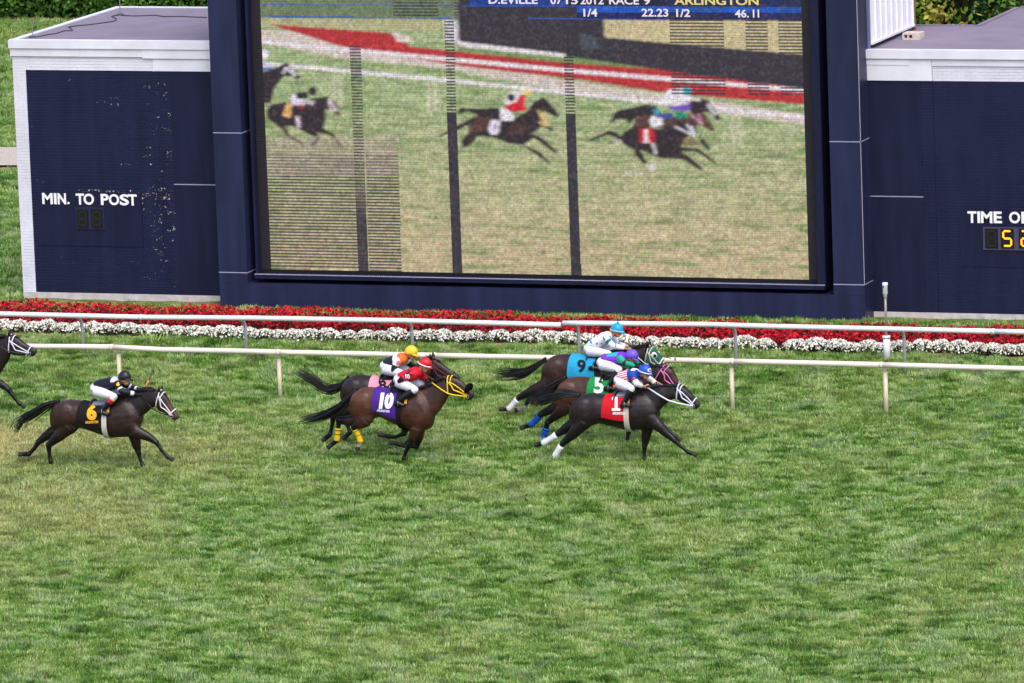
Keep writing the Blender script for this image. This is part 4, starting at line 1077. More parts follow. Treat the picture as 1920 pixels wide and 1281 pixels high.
HORSES = {}
def horse(key, Z, sh, Y0, label, torso, neck, head, legs, tail, coat, coat2, spec):
    zx, zy, zk = Z
    def w(p, dy=0.0): return aty(zx + (p[0] + sh[0]) / zk, zy + (p[1] + sh[1]) / zk, Y0 + dy)
    T = Loft([w(a) for a, b, h in torso], [w(b) for a, b, h in torso], [h for a, b, h in torso], wide=.06)
    Nk = Loft([w(a) for a, b, h in neck], [w(b) for a, b, h in neck], [h for a, b, h in neck], wide=.25)
    Hd = Loft([w(a) for a, b, h in head], [w(b) for a, b, h in head], [h for a, b, h in head], ex=2.6)
    base = w(torso[4][0]); root = thing('racehorse', label, 'horse', (base[0], Y0, 0))
    mb = MB(); T.mesh(mb); Nk.mesh(mb); Hd.mesh(mb, 4)
    bones, btag = [], []
    def addb(a, b, ra, rb, tg): bones.append((a, b, ra, rb)); btag.append(tg)
    for i in range(T.n - 1): addb((T.top[i] + T.bot[i]) / 2, (T.top[i + 1] + T.bot[i + 1]) / 2, max(.12, np.linalg.norm(T.top[i] - T.bot[i]) / 2), max(.12, np.linalg.norm(T.top[i + 1] - T.bot[i + 1]) / 2), ('torso', i, T.n - 1))
    for i in range(Nk.n - 1): addb((Nk.top[i] + Nk.bot[i]) / 2, (Nk.top[i + 1] + Nk.bot[i + 1]) / 2, .2, .15, ('neck', i, Nk.n - 1))
    for i in range(Hd.n - 1): addb((Hd.top[i] + Hd.bot[i]) / 2, (Hd.top[i + 1] + Hd.bot[i + 1]) / 2, .14 - .016 * i, .13 - .016 * i, ('head', i, Hd.n - 1))
    LEG = []
    for li, (kind, side, pts) in enumerate(legs):
        hind = kind == 'h'
        lat = [.15, .14, .125, .115, .11, .11] if hind else [.12, .12, .115, .11, .105, .10]
        rad = [.165, .116, .070, .047, .052, .046] if hind else [.135, .094, .061, .043, .050, .044]
        P = [w(p, side * l) for p, l in zip(pts, lat)]
        LEG.append((P, rad, hind, side))
        Ps, Rs = [], []
        for i in range(len(P) - 1):
            for k in range(4):
                t = k / 4; a = P[i] * (1 - t) + P[i + 1] * t
                if i == 0: r = rad[0] + (rad[1] - rad[0]) * t
                else: r = rad[i] + (rad[i + 1] - rad[i]) * t
                if i == 2: r -= .006 * math.sin(math.pi * t)
                if i == 3: r -= .004 * math.sin(math.pi * t)
                Ps.append(a); Rs.append(r)
        Ps.append(P[-1]); Rs.append(rad[-1])
        mb.tube(Ps, Rs, 12, lat=(0, 1, 0), flat=.8)
        # hock / knee and fetlock joints, muscle over the thigh and forearm
        mb.ball(P[2], rad[2] * 1.04, 10); mb.ball(P[4], rad[4] * 1.05, 10); 
        if hind:
            hp = T.top[2] * .55 + T.bot[2] * .45 + np.array([.02, side * .13, 0])
            mb.tube([hp, hp * .5 + P[0] * .5, P[0], P[0] * .5 + P[1] * .5, P[1]], [.22, .21, .185, .142, .116], 14, lat=(0, 1, 0), flat=.62)
        else:
            hp = T.top[7] * .45 + T.bot[7] * .55 + np.array([.02, side * .13, 0])
            mb.tube([hp, hp * .5 + P[0] * .5, P[0], P[0] * .5 + P[1] * .5, P[1]], [.155, .15, .135, .11, .094], 14, lat=(0, 1, 0), flat=.66)
        for i in range(len(P) - 1): addb(P[i], P[i + 1], rad[i], rad[i + 1], ('leg', li, i))
    # haunch and shoulder muscle
    for sd_ in (-1, 1):
        cq = T.at(1.7, sd_ * -1.25, -.12) if False else (T.top[2] * .55 + T.bot[2] * .45) + np.array([0, sd_ * T.hw[2][0] * .62, 0])
        mb.ball(cq, (.27, .12, .27), 14)
        cq = (T.top[7] * .42 + T.bot[7] * .58) + np.array([-.02, sd_ * T.hw[7][0] * .60, 0])
        mb.ball(cq, (.17, .10, .24), 14)
    # ears
    for sd_ in (-1, 1):
        e0 = Hd.top[0] + np.array([-.01, sd_ * .05, -.03]); ed = spec.get('ear', (.0, .0, .16))
        e1 = e0 + np.array([ed[0] * .55, sd_ * .03, ed[2] * .55]); e2 = e0 + np.array([ed[0], sd_ * .035, ed[2]])
        mb.tube([e0, e1, e2], [.035, .036, .010], 8)
    # jowl, nostril rims, lip
    mb.ball((Hd.top[1] * .35 + Hd.bot[1] * .65), (.085, .072, .10), 12)
    V, Nn, F = remesh(mb, .0145, 7)
    V = V + Nn * ((vnoise(V[:, 0] * 1.6 + V[:, 1], V[:, 2] * 1.2, 4.5, 3) - .5) * .012 + (vnoise(V[:, 0] - V[:, 2] * .6, V[:, 2] + V[:, 1], 9., 6) - .5) * .006)[:, None]
    idx, tt = bone_tag(V, bones)
    c0, c1, blk = np.array(coat[:3]) * .55, np.array(coat2[:3]) * .72, np.array(s(17, 13, 14)[:3])
    C_ = np.tile(c0, (len(V), 1))
    nz = vnoise(V[:, 0] + V[:, 1], V[:, 2], 3.0, 4)
    for k, tg in enumerate(btag):
        m = idx == k; t = tt[m][:, None]
        if tg[0] == 'torso':
            u = (tg[1] + t) / tg[2]
            f = np.clip(1.15 - 1.3 * u, 0, 1) * (.55 + .5 * nz[m][:, None]) + .25 * np.clip((u - .65) / .2, 0, 1)
            C_[m] = c0 * (1 - f) + c1 * f
        elif tg[0] == 'neck': C_[m] = c0 * (.92)
        elif tg[0] == 'head':
            u = (tg[1] + t) / tg[2]
            fc = np.array(spec.get('face', coat)[:3]) * .7; f = np.clip(u * 2.2, 0, 1)
            mz = np.clip((u - .72) / .2, 0, 1)
            C_[m] = (c0 * (1 - f) + fc * f) * (1 - mz) + np.array(s(40, 32, 34)[:3]) * mz
        else:
            u = tg[2] + t; f = np.clip((u - .55) / .9, 0, 1)
            C_[m] = (c0 * .8 + c1 * .2) * (1 - f) + blk * f
            if spec.get('sock') and tg[1] in spec['sock']:
                z_ = np.clip((u - 3.6) / .3, 0, 1); C_[m] = C_[m] * (1 - z_) + np.array(s(190, 180, 170)[:3]) * z_
    body = make('body', V, F, COAT, root, smooth=True, cols=C_)
    bvh_body = BVHTree.FromPolygons([Vector(v) for v in V], F)
    # hooves
    for P, rad, hind, side in LEG:
        a, b = P[4] * .42 + P[5] * .58, P[5]; d = nrm(b - a)
        MB().tube([a, a * .5 + b * .5, b + d * .035], [.040, .046, .052], 12, lat=(0, 1, 0), flat=.9).build('hoof', HOOF, root, smooth=False)
    # wraps on the cannons
    for li, (cname, q0, q1) in spec.get('wraps', {}).items():
        P, rad, hind, side = LEG[li]
        pt = lambda q: P[int(q)] * (1 - (q - int(q))) + P[min(int(q) + 1, 5)] * (q - int(q))
        qs = np.linspace(q0, q1, 8); Rw = [np.interp(q, [2, 3, 4, 5], [rad[2], rad[3], rad[4], rad[5]]) * .88 + .018 for q in qs]
        wr = MB().tube([pt(q) for q in qs], Rw, 12, lat=(0, 1, 0), flat=.88).build('leg_wrap', cloth_mat(cname, WRAPC[cname]), root, smooth=True)
        if cname in ('yellow_wrap', 'blue_wrap'):
            for q in (q0 + .12, q0 + (q1 - q0) * .42):
                MB().tube([pt(q), pt(q + .07)], float(np.interp(q, [2, 3, 4, 5], [rad[2], rad[3], rad[4], rad[5]])) * .88 + .022, 12, lat=(0, 1, 0), flat=.88).build('tape', LEATHER, wr)
    # eyes
    for sd_ in (-1, 1):
        e = Hd.at(1.35, sd_ * 1.12, -.004); MB().ball(e, .019, 10).build('eye', EYE, root, smooth=True)
        nq = Hd.at(4.45, sd_ * 1.2, -.004); MB().ball(nq, (.016, .010, .018), 8).build('nostril', mat('nostril', s(14, 10, 10), .7), root, smooth=True)
    # mane
    rg = random.Random(key)
    P = []
    for i in range(130):
        q = rg.uniform(.3, Nk.n - 1); a = Nk.at(q, rg.uniform(-.35, .35), -.005); L = spec.get('mane', .13) * rg.uniform(.6, 1.2)
        ba = np.array([-1.0, rg.uniform(-.9, .5), rg.uniform(.05, .5)])
        P.append([a, a + nrm(ba) * L * .5 + [0, 0, .012], a + nrm(ba) * L + [-.03, 0, -.03 * rg.random()]])
    hair_strands(P, .014, .004).build('mane', HAIR, root, smooth=True, kind='stuff')
    a = Hd.top[0] + [0, 0, .0]
    hair_strands([[a + [0, rg.uniform(-.03, .03), 0], Hd.at(.5, rg.uniform(-.4, .4), .012), Hd.at(rg.uniform(.9, 1.3), rg.uniform(-.5, .5), .012)] for _ in range(14)], .012, .003).build('forelock', HAIR, root, smooth=True, kind='stuff')
    # tail
    tp = [w(p) for p in tail]; P = []
    for i in range(110):
        o1 = np.array([0, rg.gauss(0, .03), rg.gauss(0, .022)]); sprd = np.array([rg.gauss(0, .05), rg.gauss(0, .07), rg.gauss(0, .045)])
        end = rg.uniform(.72, 1.04) if rg.random() < .8 else rg.uniform(.45, .8)
        pts = []
        for k in range(8):
            u = k / 7 * end; q = u * (len(tp) - 1)
            env = math.sin(min(u, 1) * math.pi * .62) ** 1.0
            pts.append(cr(tp, q) + o1 * (1 - u * .3) * (.6 + .8 * env) + sprd * env * (1 if u < .8 else 1.15))
        P.append(pts)
    hair_strands(P, .016, .003).build('tail', HAIR, root, smooth=True, kind='stuff')
    MB().tube([cr(tp, q) for q in (0, .5, 1.0, 1.5)], [.05, .045, .04, .02], 8).build('dock', HAIR, root, smooth=True)
    # ---- tack
    qa, qb, tb = spec['cloth_q']
    ccol = cloth_mat(key + '_saddle_cloth', spec['cloth'])
    V_, F_ = patch(T, qa, qb, -tb, tb, .028, edge=lambda f: (-.12 * f + .0, .10 * f))
    sc_ = make('saddle_cloth', V_, F_, ccol, root, smooth=False)
    bv = BVHTree.FromPolygons([Vector(v) for v in V_], F_)
    nm = spec['num']
    ncol = mat(key + '_number', nm['col'], .6, .2)
    zc = lambda p: (zx + (p[0] + sh[0]) / zk, zy + (p[1] + sh[1]) / zk)
    if nm.get('show', True):
        c = zc(nm['c']); number_on(bv, nm['t'], c[0], c[1], nm['h'] / zk, ncol, sc_, 'number', nm['w'] / zk, nm.get('sl', 0), nm.get('b', .06), .008)
        if 'strip' in nm:
            c = zc(nm['strip'][0]); number_on(bv, 'ARLINGTON', c[0], c[1], nm['strip'][2] / zk, ncol, sc_, 'lettering', nm['strip'][1] / zk, 0, .05, .008, nm['strip'][3] if len(nm['strip']) > 3 else .03)
    # girth
    gq = spec.get('girth_q', 5.6); gcol = cloth_mat(key + '_girth', spec.get('girth', s(30, 28, 32)))
    V_, F_ = patch(T, gq - .22, gq + .22, -3.1, 3.1, .034, 4, 40)
    g_ = make('girth', V_, F_, gcol, root)
    # saddle: seat, flaps
    sq = spec.get('saddle_q', (4.5, 5.9))
    V_, F_ = patch(T, sq[0], sq[1], -.55, .55, .052, 10, 20, .028, edge=lambda f: (.25 * f, -.1 * f))
    sad = make('saddle', V_, F_, mat(key + '_saddle', spec.get('saddle', s(24, 23, 26)), .4, .4), root, smooth=True)
    V_, F_ = patch(T, sq[1] - .10, sq[1] + .12, -1.25, 1.25, .05, 5, 24, .012)
    make('saddle_flap', V_, F_, cloth_mat(key + '_flap', spec.get('flap', s(190, 130, 60))), sad, smooth=True)
    for q, hgt in ((sq[0] + .1, .012), (sq[1] - .1, .012)):
        MB().tube([T.at(q, t, .06) + [0, 0, hgt * math.cos(t * 1.3)] for t in np.linspace(-.8, .8, 9)], [.012, .02, .024, .026, .028, .026, .024, .02, .012], 8).build('cantle' if q < sq[0] + .2 else 'pommel', LEATHER, sad, smooth=True)
    # bridle
    bcol = mat(key + '_bridle', spec['bridle'], .5, .3); bw = spec.get('bw', .0125)
    full = lambda q, t0, t1: [(q, t0), (q, (t0 + t1) / 2), (q, t1)]
    br = band_on(Hd, [(.05, -2.6), (.10, -1.2), (.12, 0), (.10, 1.2), (.05, 2.6)], .014, bw, bcol, root, 'bridle')
    band_on(Hd, [(.55, -1.5), (.62, 0), (.55, 1.5)], .014, bw, bcol, br, 'browband')
    for sd_ in (-1, 1):
        band_on(Hd, [(.12, sd_ * 1.2), (1.3, sd_ * 1.75), (2.6, sd_ * 1.7), (3.35, sd_ * 1.75)], .012, bw, bcol, br, 'cheek_strap')
        if spec.get('fig8', True): band_on(Hd, [(.55, sd_ * 1.3), (1.9, sd_ * 1.45), (3.3, sd_ * 1.6)], .013, bw * .9, bcol, br, 'cheek_strap')
        MB().tube([Hd.at(3.4, sd_ * 1.75, .016) + np.array([.035 * math.cos(t), 0, .035 * math.sin(t)]) for t in np.linspace(0, 6.0, 12)], .007, 6).build('bit_ring', STEEL, br, smooth=True)
    band_on(Hd, [(3.0, -3.1), (3.0, -1.5), (3.0, 0), (3.0, 1.5), (3.0, 3.1)], .014, bw * 1.1, bcol, br, 'noseband')
    if spec.get('shadow_roll'):
        MB().tube([Hd.at(3.0, t, .045) for t in np.linspace(-1.5, 1.5, 11)], [.03, .045, .052, .056, .058, .06, .058, .056, .052, .045, .03], 10).build('shadow_roll', mat('sheepskin_black', s(16, 15, 17), .95, .05, bump=.8, bscale=90), br, smooth=True)
    if spec.get('hood'):
        V_, F_ = patch(Hd, .2, 2.6, -2.2, 2.2, .018, 12, 26, .008)
        hd_ = make('blinker_hood', V_, F_, cloth_mat('green_hood', s(46, 96, 84)), root, smooth=True)
        for sd_ in (-1, 1):
            c = Hd.at(1.35, sd_ * 1.12, .02)
            MB().ball(c, (.066, .024, .070), 12).build('blinker_cup', mat('cup_white', s(225, 222, 215), .5), hd_, smooth=True)
            MB().ball(c + np.array([.022, (c[1] - Y0) / abs(c[1] - Y0) * .018, -.004]), (.036, .014, .040), 10).build('blinker_opening', BLACK, hd_, smooth=True)
        band_on(Hd, [(2.62, -2.2), (2.62, 0), (2.62, 2.2)], .026, .016, mat('cup_white', s(225, 222, 215), .5), hd_, 'hood_trim')
    # reins to the hands
    rc = mat(key + '_rein', spec.get('rein', spec['bridle']), .5, .3)
    for sd_, hk in ((-1, 'hN'), (1, 'hF')):
        h = RIDERS[key]['w'](RIDERS[key].get('rein_' + hk, RIDERS[key][hk]), sd_ * .07) if key in RIDERS else None
        if h is None: continue
        a = Hd.at(3.4, -sd_ * 1.75, .018); md = (a + h) / 2 + np.array([0, sd_ * .10, -.06])
        MB().tube([a, a * .7 + h * .3 + [0, sd_ * .07, -.045], md, a * .3 + h * .7 + [0, sd_ * .06, -.045], h], spec.get('rw', .011), 6).build('rein', rc, root, smooth=True)
    HORSES[key] = dict(root=root, T=T, Y0=Y0)
    return root
WRAPC = {'white_wrap': s(232, 230, 236), 'yellow_wrap': s(240, 190, 30), 'blue_wrap': s(20, 84, 190)}
# ================================================================== JOCKEYS
SKIN = mat('skin', s(196, 140, 112), .5, .35, var=.15, vscale=20)
CLOTH = mat('racing_silks', (1, 1, 1, 1), .55, .35, attr='Col', bump=.25, bscale=22)
BREECH = mat('breeches', s(222, 221, 236), .6, .3, bump=.3, bscale=16)
BOOT = mat('riding_boot', (1, 1, 1, 1), .25, .5, attr='Col')
ZA, ZC, ZF, Z1, Z2, Z3 = (150, 680, 8.54), (700, 640, 9.15), (1120, 600, 7.114), (0, 600, 4.27), (540, 630, 4.927), (920, 590, 4.417)
YH = dict(A=-7.92, B=-4.95, C=-6.32, D=-1.25, E=-3.65, F=-5.68, G=-2.45)
RIDERS = {}
def rj(key, Z, sh=(0, 0), **j):
    Y0 = YH[key]
    j['w'] = lambda p, dy=0., Z=Z, sh=sh, Y0=Y0: aty(Z[0] + (p[0] + sh[0]) / Z[2], Z[1] + (p[1] + sh[1]) / Z[2], Y0 + dy)
    j['Y0'] = Y0; RIDERS[key] = j
ra = dict(hel=(712, 222), peak=(818, 262), neck=(640, 305), chest=(560, 325), waist=(300, 372), pel=(250, 425), hip=(255, 455), knee=(545, 545), ank=(365, 765), heel=(285, 790), toe=(455, 835),
          sN=(600, 345), eN=(660, 455), wN=(880, 500), hN=(955, 522), sF=(700, 330), eF=(830, 405), wF=(930, 420), hF=(985, 450))
rj('A', ZA, **ra)
rj('C', ZC, hel=(885, 375), peak=(1000, 450), neck=(805, 490), chest=(735, 545), waist=(500, 620), pel=(435, 670), hip=(430, 700), knee=(715, 830), ank=(430, 1025), heel=(360, 1065), toe=(530, 1105),
   sN=(640, 565), eN=(480, 655), wN=(390, 770), hN=(330, 850), sF=(830, 560), eF=(890, 660), wF=(950, 700), hF=(1010, 705), rein_hN=(1005, 712))
rj('B', ZC, hel=(650, 172), peak=(770, 235), neck=(570, 270), chest=(480, 305), waist=(255, 385), pel=(200, 440), hip=(200, 475), knee=(500, 560), ank=(290, 780), heel=(230, 800), toe=(370, 850),
   sN=(400, 345), eN=(345, 500), wN=(365, 600), hN=(420, 640), sF=(560, 320), eF=(640, 410), wF=(760, 470), hF=(830, 510), rein_hN=(800, 520))
rj('F', ZF, hel=(635, 672), peak=(728, 722), neck=(560, 715), chest=(490, 730), waist=(330, 765), pel=(290, 815), hip=(295, 840), knee=(455, 915), ank=(365, 1095), heel=(310, 1145), toe=(440, 1145),
   sN=(480, 765), eN=(525, 850), wN=(600, 885), hN=(655, 893), sF=(600, 735), eF=(720, 800), wF=(785, 855), hF=(825, 868))
rj('E', ZF, hel=(462, 468), peak=(545, 528), neck=(390, 500), chest=(325, 510), waist=(115, 530), pel=(60, 580), hip=(60, 595), knee=(290, 660), ank=(160, 880), heel=(90, 920), toe=(232, 925),
   sN=(305, 520), eN=(365, 575), wN=(500, 615), hN=(560, 630), sF=(400, 510), eF=(490, 560), wF=(570, 595), hF=(620, 615))
rj('D', Z3, hel=(1045, 118), peak=(1102, 142), neck=(1000, 165), chest=(945, 195), waist=(845, 255), pel=(812, 290), hip=(815, 302), knee=(975, 325), ank=(865, 415), heel=(815, 445), toe=(905, 450),
   sN=(960, 200), eN=(1010, 258), wN=(1110, 280), hN=(1150, 288), sF=(990, 180), eF=(1060, 245), wF=(1130, 268), hF=(1170, 280))
rj('G', ZA, (-2370, -860), **ra)
for k in ('G',):       # arms reach to the horse just out of frame
    pass
def rgb(*c): return np.array(s(*c)[:3])
def rider(key, label, silks, hel_col, hel_band, glove, boot_col, goggles=True, pom=False):
    J = RIDERS[key]; w = J['w']; Y0 = J['Y0']
    root = thing('person', label, 'person', tuple(w(J['pel'])))
    mb = MB(); bones, tags = [], []
    def bone(a, b, ra_, rb_, tg): bones.append((a, b, ra_, rb_)); tags.append(tg)
    # trunk
    pel, wa, ch, nk = w(J['pel']), w(J['waist']), w(J['chest']), w(J['neck'])
    path = [pel + nrm(pel - wa) * .06, pel, wa, wa * .5 + ch * .5, ch, ch * .4 + nk * .6, nk]
    th = [.085, .118, .108, .118, .122, .095, .058]; lt = [.11, .165, .148, .175, .195, .165, .062]
    rings = []
    for i, p_ in enumerate(path):
        t = nrm(path[min(i + 1, 6)] - path[max(i - 1, 0)]); a = np.array([0, 1.0, 0]); b = np.cross(t, a)
        rings.append([p_ + a * lt[i] * math.cos(q) + b * th[i] * math.sin(q) for q in np.linspace(0, 6.2832, 20, endpoint=False)])
    mb.rings(rings)
    for i in range(6): bone(path[i], path[i + 1], th[i] * 1.25, th[i + 1] * 1.25, ('torso', i / 6, (i + 1) / 6))
    # head
    hc, pk = w(J['hel']), w(J['peak']); fx = nrm(pk - hc); fx[1] = 0; fx = nrm(fx)
    fx = nrm(fx + np.array([0, 0, .18])); uz = np.cross(fx, [0, 1.0, 0]); uz = uz if uz[2] > 0 else -uz
    A = np.stack([fx, np.array([0, 1.0, 0]), uz], 1)
    hd = hc - uz * .05 + fx * .0
    mb.ball(hd, (.098, .077, .118), 16, A); mb.ball(hd - uz * .075 + fx * .045, (.055, .05, .055), 12, A)
    mb.tube([hd + fx * .09 - uz * .005, hd + fx * .118 - uz * .035, hd + fx * .095 - uz * .05], [.012, .018, .013], 8)
    for sd_ in (-1, 1): mb.ball(hd + np.array([0, sd_ * .078, 0]) - uz * .03, (.02, .012, .032), 8, A)
    mb.tube([nk - nrm(hd - nk) * .04, nk * .5 + hd * .5, hd - uz * .02], [.056, .05, .055], 12)
    bone(nk, hd, .05, .05, ('neck', 0, 1)); bone(hd - uz * .06, hd + uz * .06, .1, .1, ('head', 0, 1))
    # arms and hands
    for sd_, q in ((-1, 'N'), (1, 'F')):
        S, E_, Wr, Hn = w(J['s' + q], sd_ * .18), w(J['e' + q], sd_ * .235), w(J['w' + q], sd_ * .12), w(J['h' + q], sd_ * .07)
        mb.tube([S, S * .5 + E_ * .5, E_], [.062, .055, .046], 12); mb.tube([E_, E_ * .6 + Wr * .4, Wr, Wr * .6 + Hn * .4], [.046, .046, .03, .026], 12)
        mb.ball(S, .066, 12); mb.ball(E_, .046, 10)
        bone(S, E_, .06, .048, ('ua', sd_, 0)); bone(E_, Wr, .048, .03, ('fa', sd_, 0)); bone(Wr, Hn, .034, .045, ('hand', sd_, 0))
        d = nrm(Hn - Wr); up = nrm(np.cross(d, [0, 1.0, 0])); up = up if up[2] > 0 else -up; inn = np.array([0, -sd_ * 1.0, 0])
        mb.ball(Hn - d * .01, (.042, .020, .045), 10, np.stack([d, inn, up], 1))
        for k in range(4):
            o = Hn + up * (.036 - .024 * k); L = (.034, .040, .037, .029)[k]
            mb.tube([o + d * .018, o + d * (.02 + L * .6) + inn * .006, o + d * (.016 + L * .6) + inn * .032, o + d * .012 + inn * .038], [.0105, .0105, .0095, .0085], 7)
        mb.tube([Hn - d * .02 + up * .03 + inn * .012, Hn + d * .005 + up * .052 + inn * .02, Hn + d * .03 + up * .050 + inn * .026], [.012, .0115, .009], 7)
        J['hand' + q] = Hn
    # legs
    for sd_ in (-1, 1):
        m_ = (lambda p, dy: w(p, -dy)) if sd_ < 0 else (lambda p, dy: w(p, -dy) + np.array([0, 2 * dy, 0]))
        hp, kn, an, he, to = m_(J['hip'], .11), m_(J['knee'], .255), m_(J['ank'], .30), m_(J['heel'], .30), m_(J['toe'], .32)
        mb.tube([hp, hp * .6 + kn * .4, hp * .25 + kn * .75, kn], [.112, .098, .080, .066], 14); mb.ball(kn, .066, 10)
        mb.tube([kn, kn * .65 + an * .35, an], [.064, .064, .042], 12); mb.ball(an, .046, 10)
        mb.tube([he, he * .5 + to * .5 + [0, 0, .012], to], [.036, .042, .028], 10, lat=(0, 1, 0), flat=1.0); mb.tube([an, he * .6 + to * .4], [.044, .04], 10)
        bone(hp, kn, .11, .068, ('thigh', sd_, 0)); bone(kn, an, .066, .045, ('shin', sd_, 0)); bone(he, to, .05, .04, ('foot', sd_, 0)); bone(an, he * .6 + to * .4, .045, .045, ('foot', sd_, 0))
        J['foot%d' % sd_] = he * .55 + to * .45; J['ankle%d' % sd_] = an
    V, Nn, F = remesh(mb, .0105, 3)
    idx, tt = bone_tag(V, bones)
    kind = np.array([t[0] for t in tags])[idx]; u = np.zeros(len(V)); side = np.zeros(len(V))
    for k, tg in enumerate(tags):
        m = idx == k
        if tg[0] == 'torso': u[m] = tg[1] + (tg[2] - tg[1]) * tt[m]
        else: u[m] = tt[m]; side[m] = tg[1]
    body = make('body', V, F, SKIN, root, smooth=True)
    def garment(name, mask, inf, m, cols=None):
        sel = np.where(mask)[0]; mp = -np.ones(len(V), int)
        fs = [f for f in F if all(mask[i] for i in f)]
        if not fs: return None
        used = sorted({i for f in fs for i in f})
        for k, i in enumerate(used): mp[i] = k
        U = np.array(used)
        g = make(name, V[U] + Nn[U] * inf, [tuple(mp[i] for i in f) for f in fs], m, root, smooth=True, cols=None if cols is None else cols[U])
        sm = g.modifiers.new('thickness', 'SOLIDIFY'); sm.thickness = .006; sm.offset = -1
        return g
    tor = kind == 'torso'; ua = kind == 'ua'; fa = kind == 'fa'
    breech = (tor & (u < .33)) | (kind == 'thigh') | ((kind == 'shin') & (u < .16))
    garment('breeches', breech, .006, BREECH)
    bc = np.tile(rgb(20, 19, 24), (len(V), 1))
    if boot_col == 'banded':
        sh_ = kind == 'shin'; bc[sh_ & (u < .42)] = rgb(180, 24, 52); bc[sh_ & (u < .2)] = rgb(214, 190, 80)
    garment('boots', ((kind == 'shin') & (u > .12)) | (kind == 'foot'), .010, BOOT, bc)
    loc = dict(tor=tor, ua=ua, fa=fa, u=u, V=V, N=Nn, side=side, kind=kind)
    cols = silks(loc)
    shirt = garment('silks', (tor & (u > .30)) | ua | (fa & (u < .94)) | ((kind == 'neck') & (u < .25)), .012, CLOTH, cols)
    if glove is not None: garment('gloves', (kind == 'hand') | (fa & (u > .9)), .004, mat(key + '_glove', glove, .6))
    # helmet with peak
    HM = mat(key + '_helmet', hel_col, .35, .5)
    rings = []
    for a in np.concatenate([[-.35], np.linspace(-.25, math.pi / 2 - .06, 9)]):
        rings.append([hc + A @ np.array([.136 * math.cos(a) * math.cos(q), .113 * math.cos(a) * math.sin(q), .125 * math.sin(a) - (.0 if math.cos(q) > 0 else .02 * math.cos(a))]) for q in np.linspace(0, 6.2832, 22, endpoint=False)])
    hm = MB().rings(rings)
    hl = hm.build('helmet', HM, root, smooth=True)
    pkv = MB(); ring1 = []; ring2 = []
    for q in np.linspace(-1.05, 1.05, 11):
        ring1.append(hc + A @ np.array([.128 * math.cos(q), .108 * math.sin(q), -.022])); ring2.append(hc + A @ np.array([.128 * math.cos(q) + .055 * max(0, math.cos(q * 1.45)), .112 * math.sin(q), -.042]))
    pkv.rings([ring1, ring2, [r_ - uz * .010 for r_ in ring2], [r_ - uz * .012 for r_ in ring1]], cap=False, closed=False); pkv.build('peak', HM, hl, smooth=True)
    if hel_band is not None:
        MB().tube([hc + A @ np.array([.138 * math.cos(q), .116 * math.sin(q), -.028]) for q in np.linspace(0, 6.2832, 24)], .0115, 6).build('helmet_band', mat(key + '_band', hel_band, .5), hl, smooth=True)
    if pom: MB().ball(hc + uz * .135, .025, 10).build('pompom', HM, hl, smooth=True)
    if goggles:
        gg = MB()
        gg.rings([[hd + A @ np.array([(.104 + dz_) * math.cos(q), (.082 + dz_) * math.sin(q), .022 + hz]) for q in np.linspace(-1.25, 1.25, 12)] for dz_, hz in ((.004, .024), (.016, .012), (.016, -.012), (.004, -.024))], cap=False, closed=False)
        gg.build('goggles', mat('goggle_lens', s(18, 17, 20), .15, .6), hl, smooth=True)
    MB().tube([hd + A @ np.array([.02 - .02 * abs(math.cos(q)), .083 * math.cos(q), -.02 - .10 * max(0, math.sin(q))]) for q in np.linspace(0, math.pi, 12)], .006, 5).build('chin_strap', LEATHER, hl, smooth=True)
    # mouth and eyes
    MB().ball(hd + A @ np.array([.093, 0, -.078]), (.006, .02, .004), 8, A).build('mouth', mat('lips', s(140, 70, 66), .5), root, smooth=True)
    J['body'] = (V, F); J['root'] = root; J['shirt'] = shirt; J['helmet'] = hl; J['A'] = A; J['hc'] = hc; J['hd'] = hd
    return root
def obj_bvh(o):
    off = OFF[o.name]
    return BVHTree.FromPolygons([Vector(np.array(v.co) + off) for v in o.data.vertices], [tuple(p.vertices) for p in o.data.polygons])
def base_cols(L, c): return np.tile(rgb(*c), (len(L['V']), 1))
def silk_A(L):
    C = base_cols(L, (22, 22, 40)); u = L['u']
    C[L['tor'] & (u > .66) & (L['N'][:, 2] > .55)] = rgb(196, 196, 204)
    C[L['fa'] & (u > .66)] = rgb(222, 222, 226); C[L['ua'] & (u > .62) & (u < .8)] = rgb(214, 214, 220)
    return C
def silk_B(L):
    C = base_cols(L, (236, 232, 238)); u = L['u']
    C[L['tor'] & (u < .54)] = rgb(30, 34, 54); C[L['tor'] & (u > .66)] = rgb(244, 112, 40); C[L['kind'] == 'neck'] = rgb(236, 80, 40)
    C[L['ua'] & (u > .45)] = rgb(24, 24, 30); C[L['fa']] = rgb(24, 24, 30)
    return C
def silk_C(L):
    C = base_cols(L, (206, 18, 44)); u = L['u']
    C[L['fa'] & (((u > .05) & (u < .25)) | (u > .5))] = rgb(20, 18, 24); C[L['ua'] & (u > .8)] = rgb(20, 18, 24)
    c = RIDERS['C']['w']((590, 560), -.25); d = np.linalg.norm((L['V'] - c) * [1, .4, 1], axis=1)
    a = np.arctan2(L['V'][:, 2] - c[2], L['V'][:, 0] - c[0]); C[(d < .055 + .035 * np.cos(a * 5 + 1.57)) & (L['V'][:, 1] < YH['C'])] = rgb(20, 18, 24)
    return C
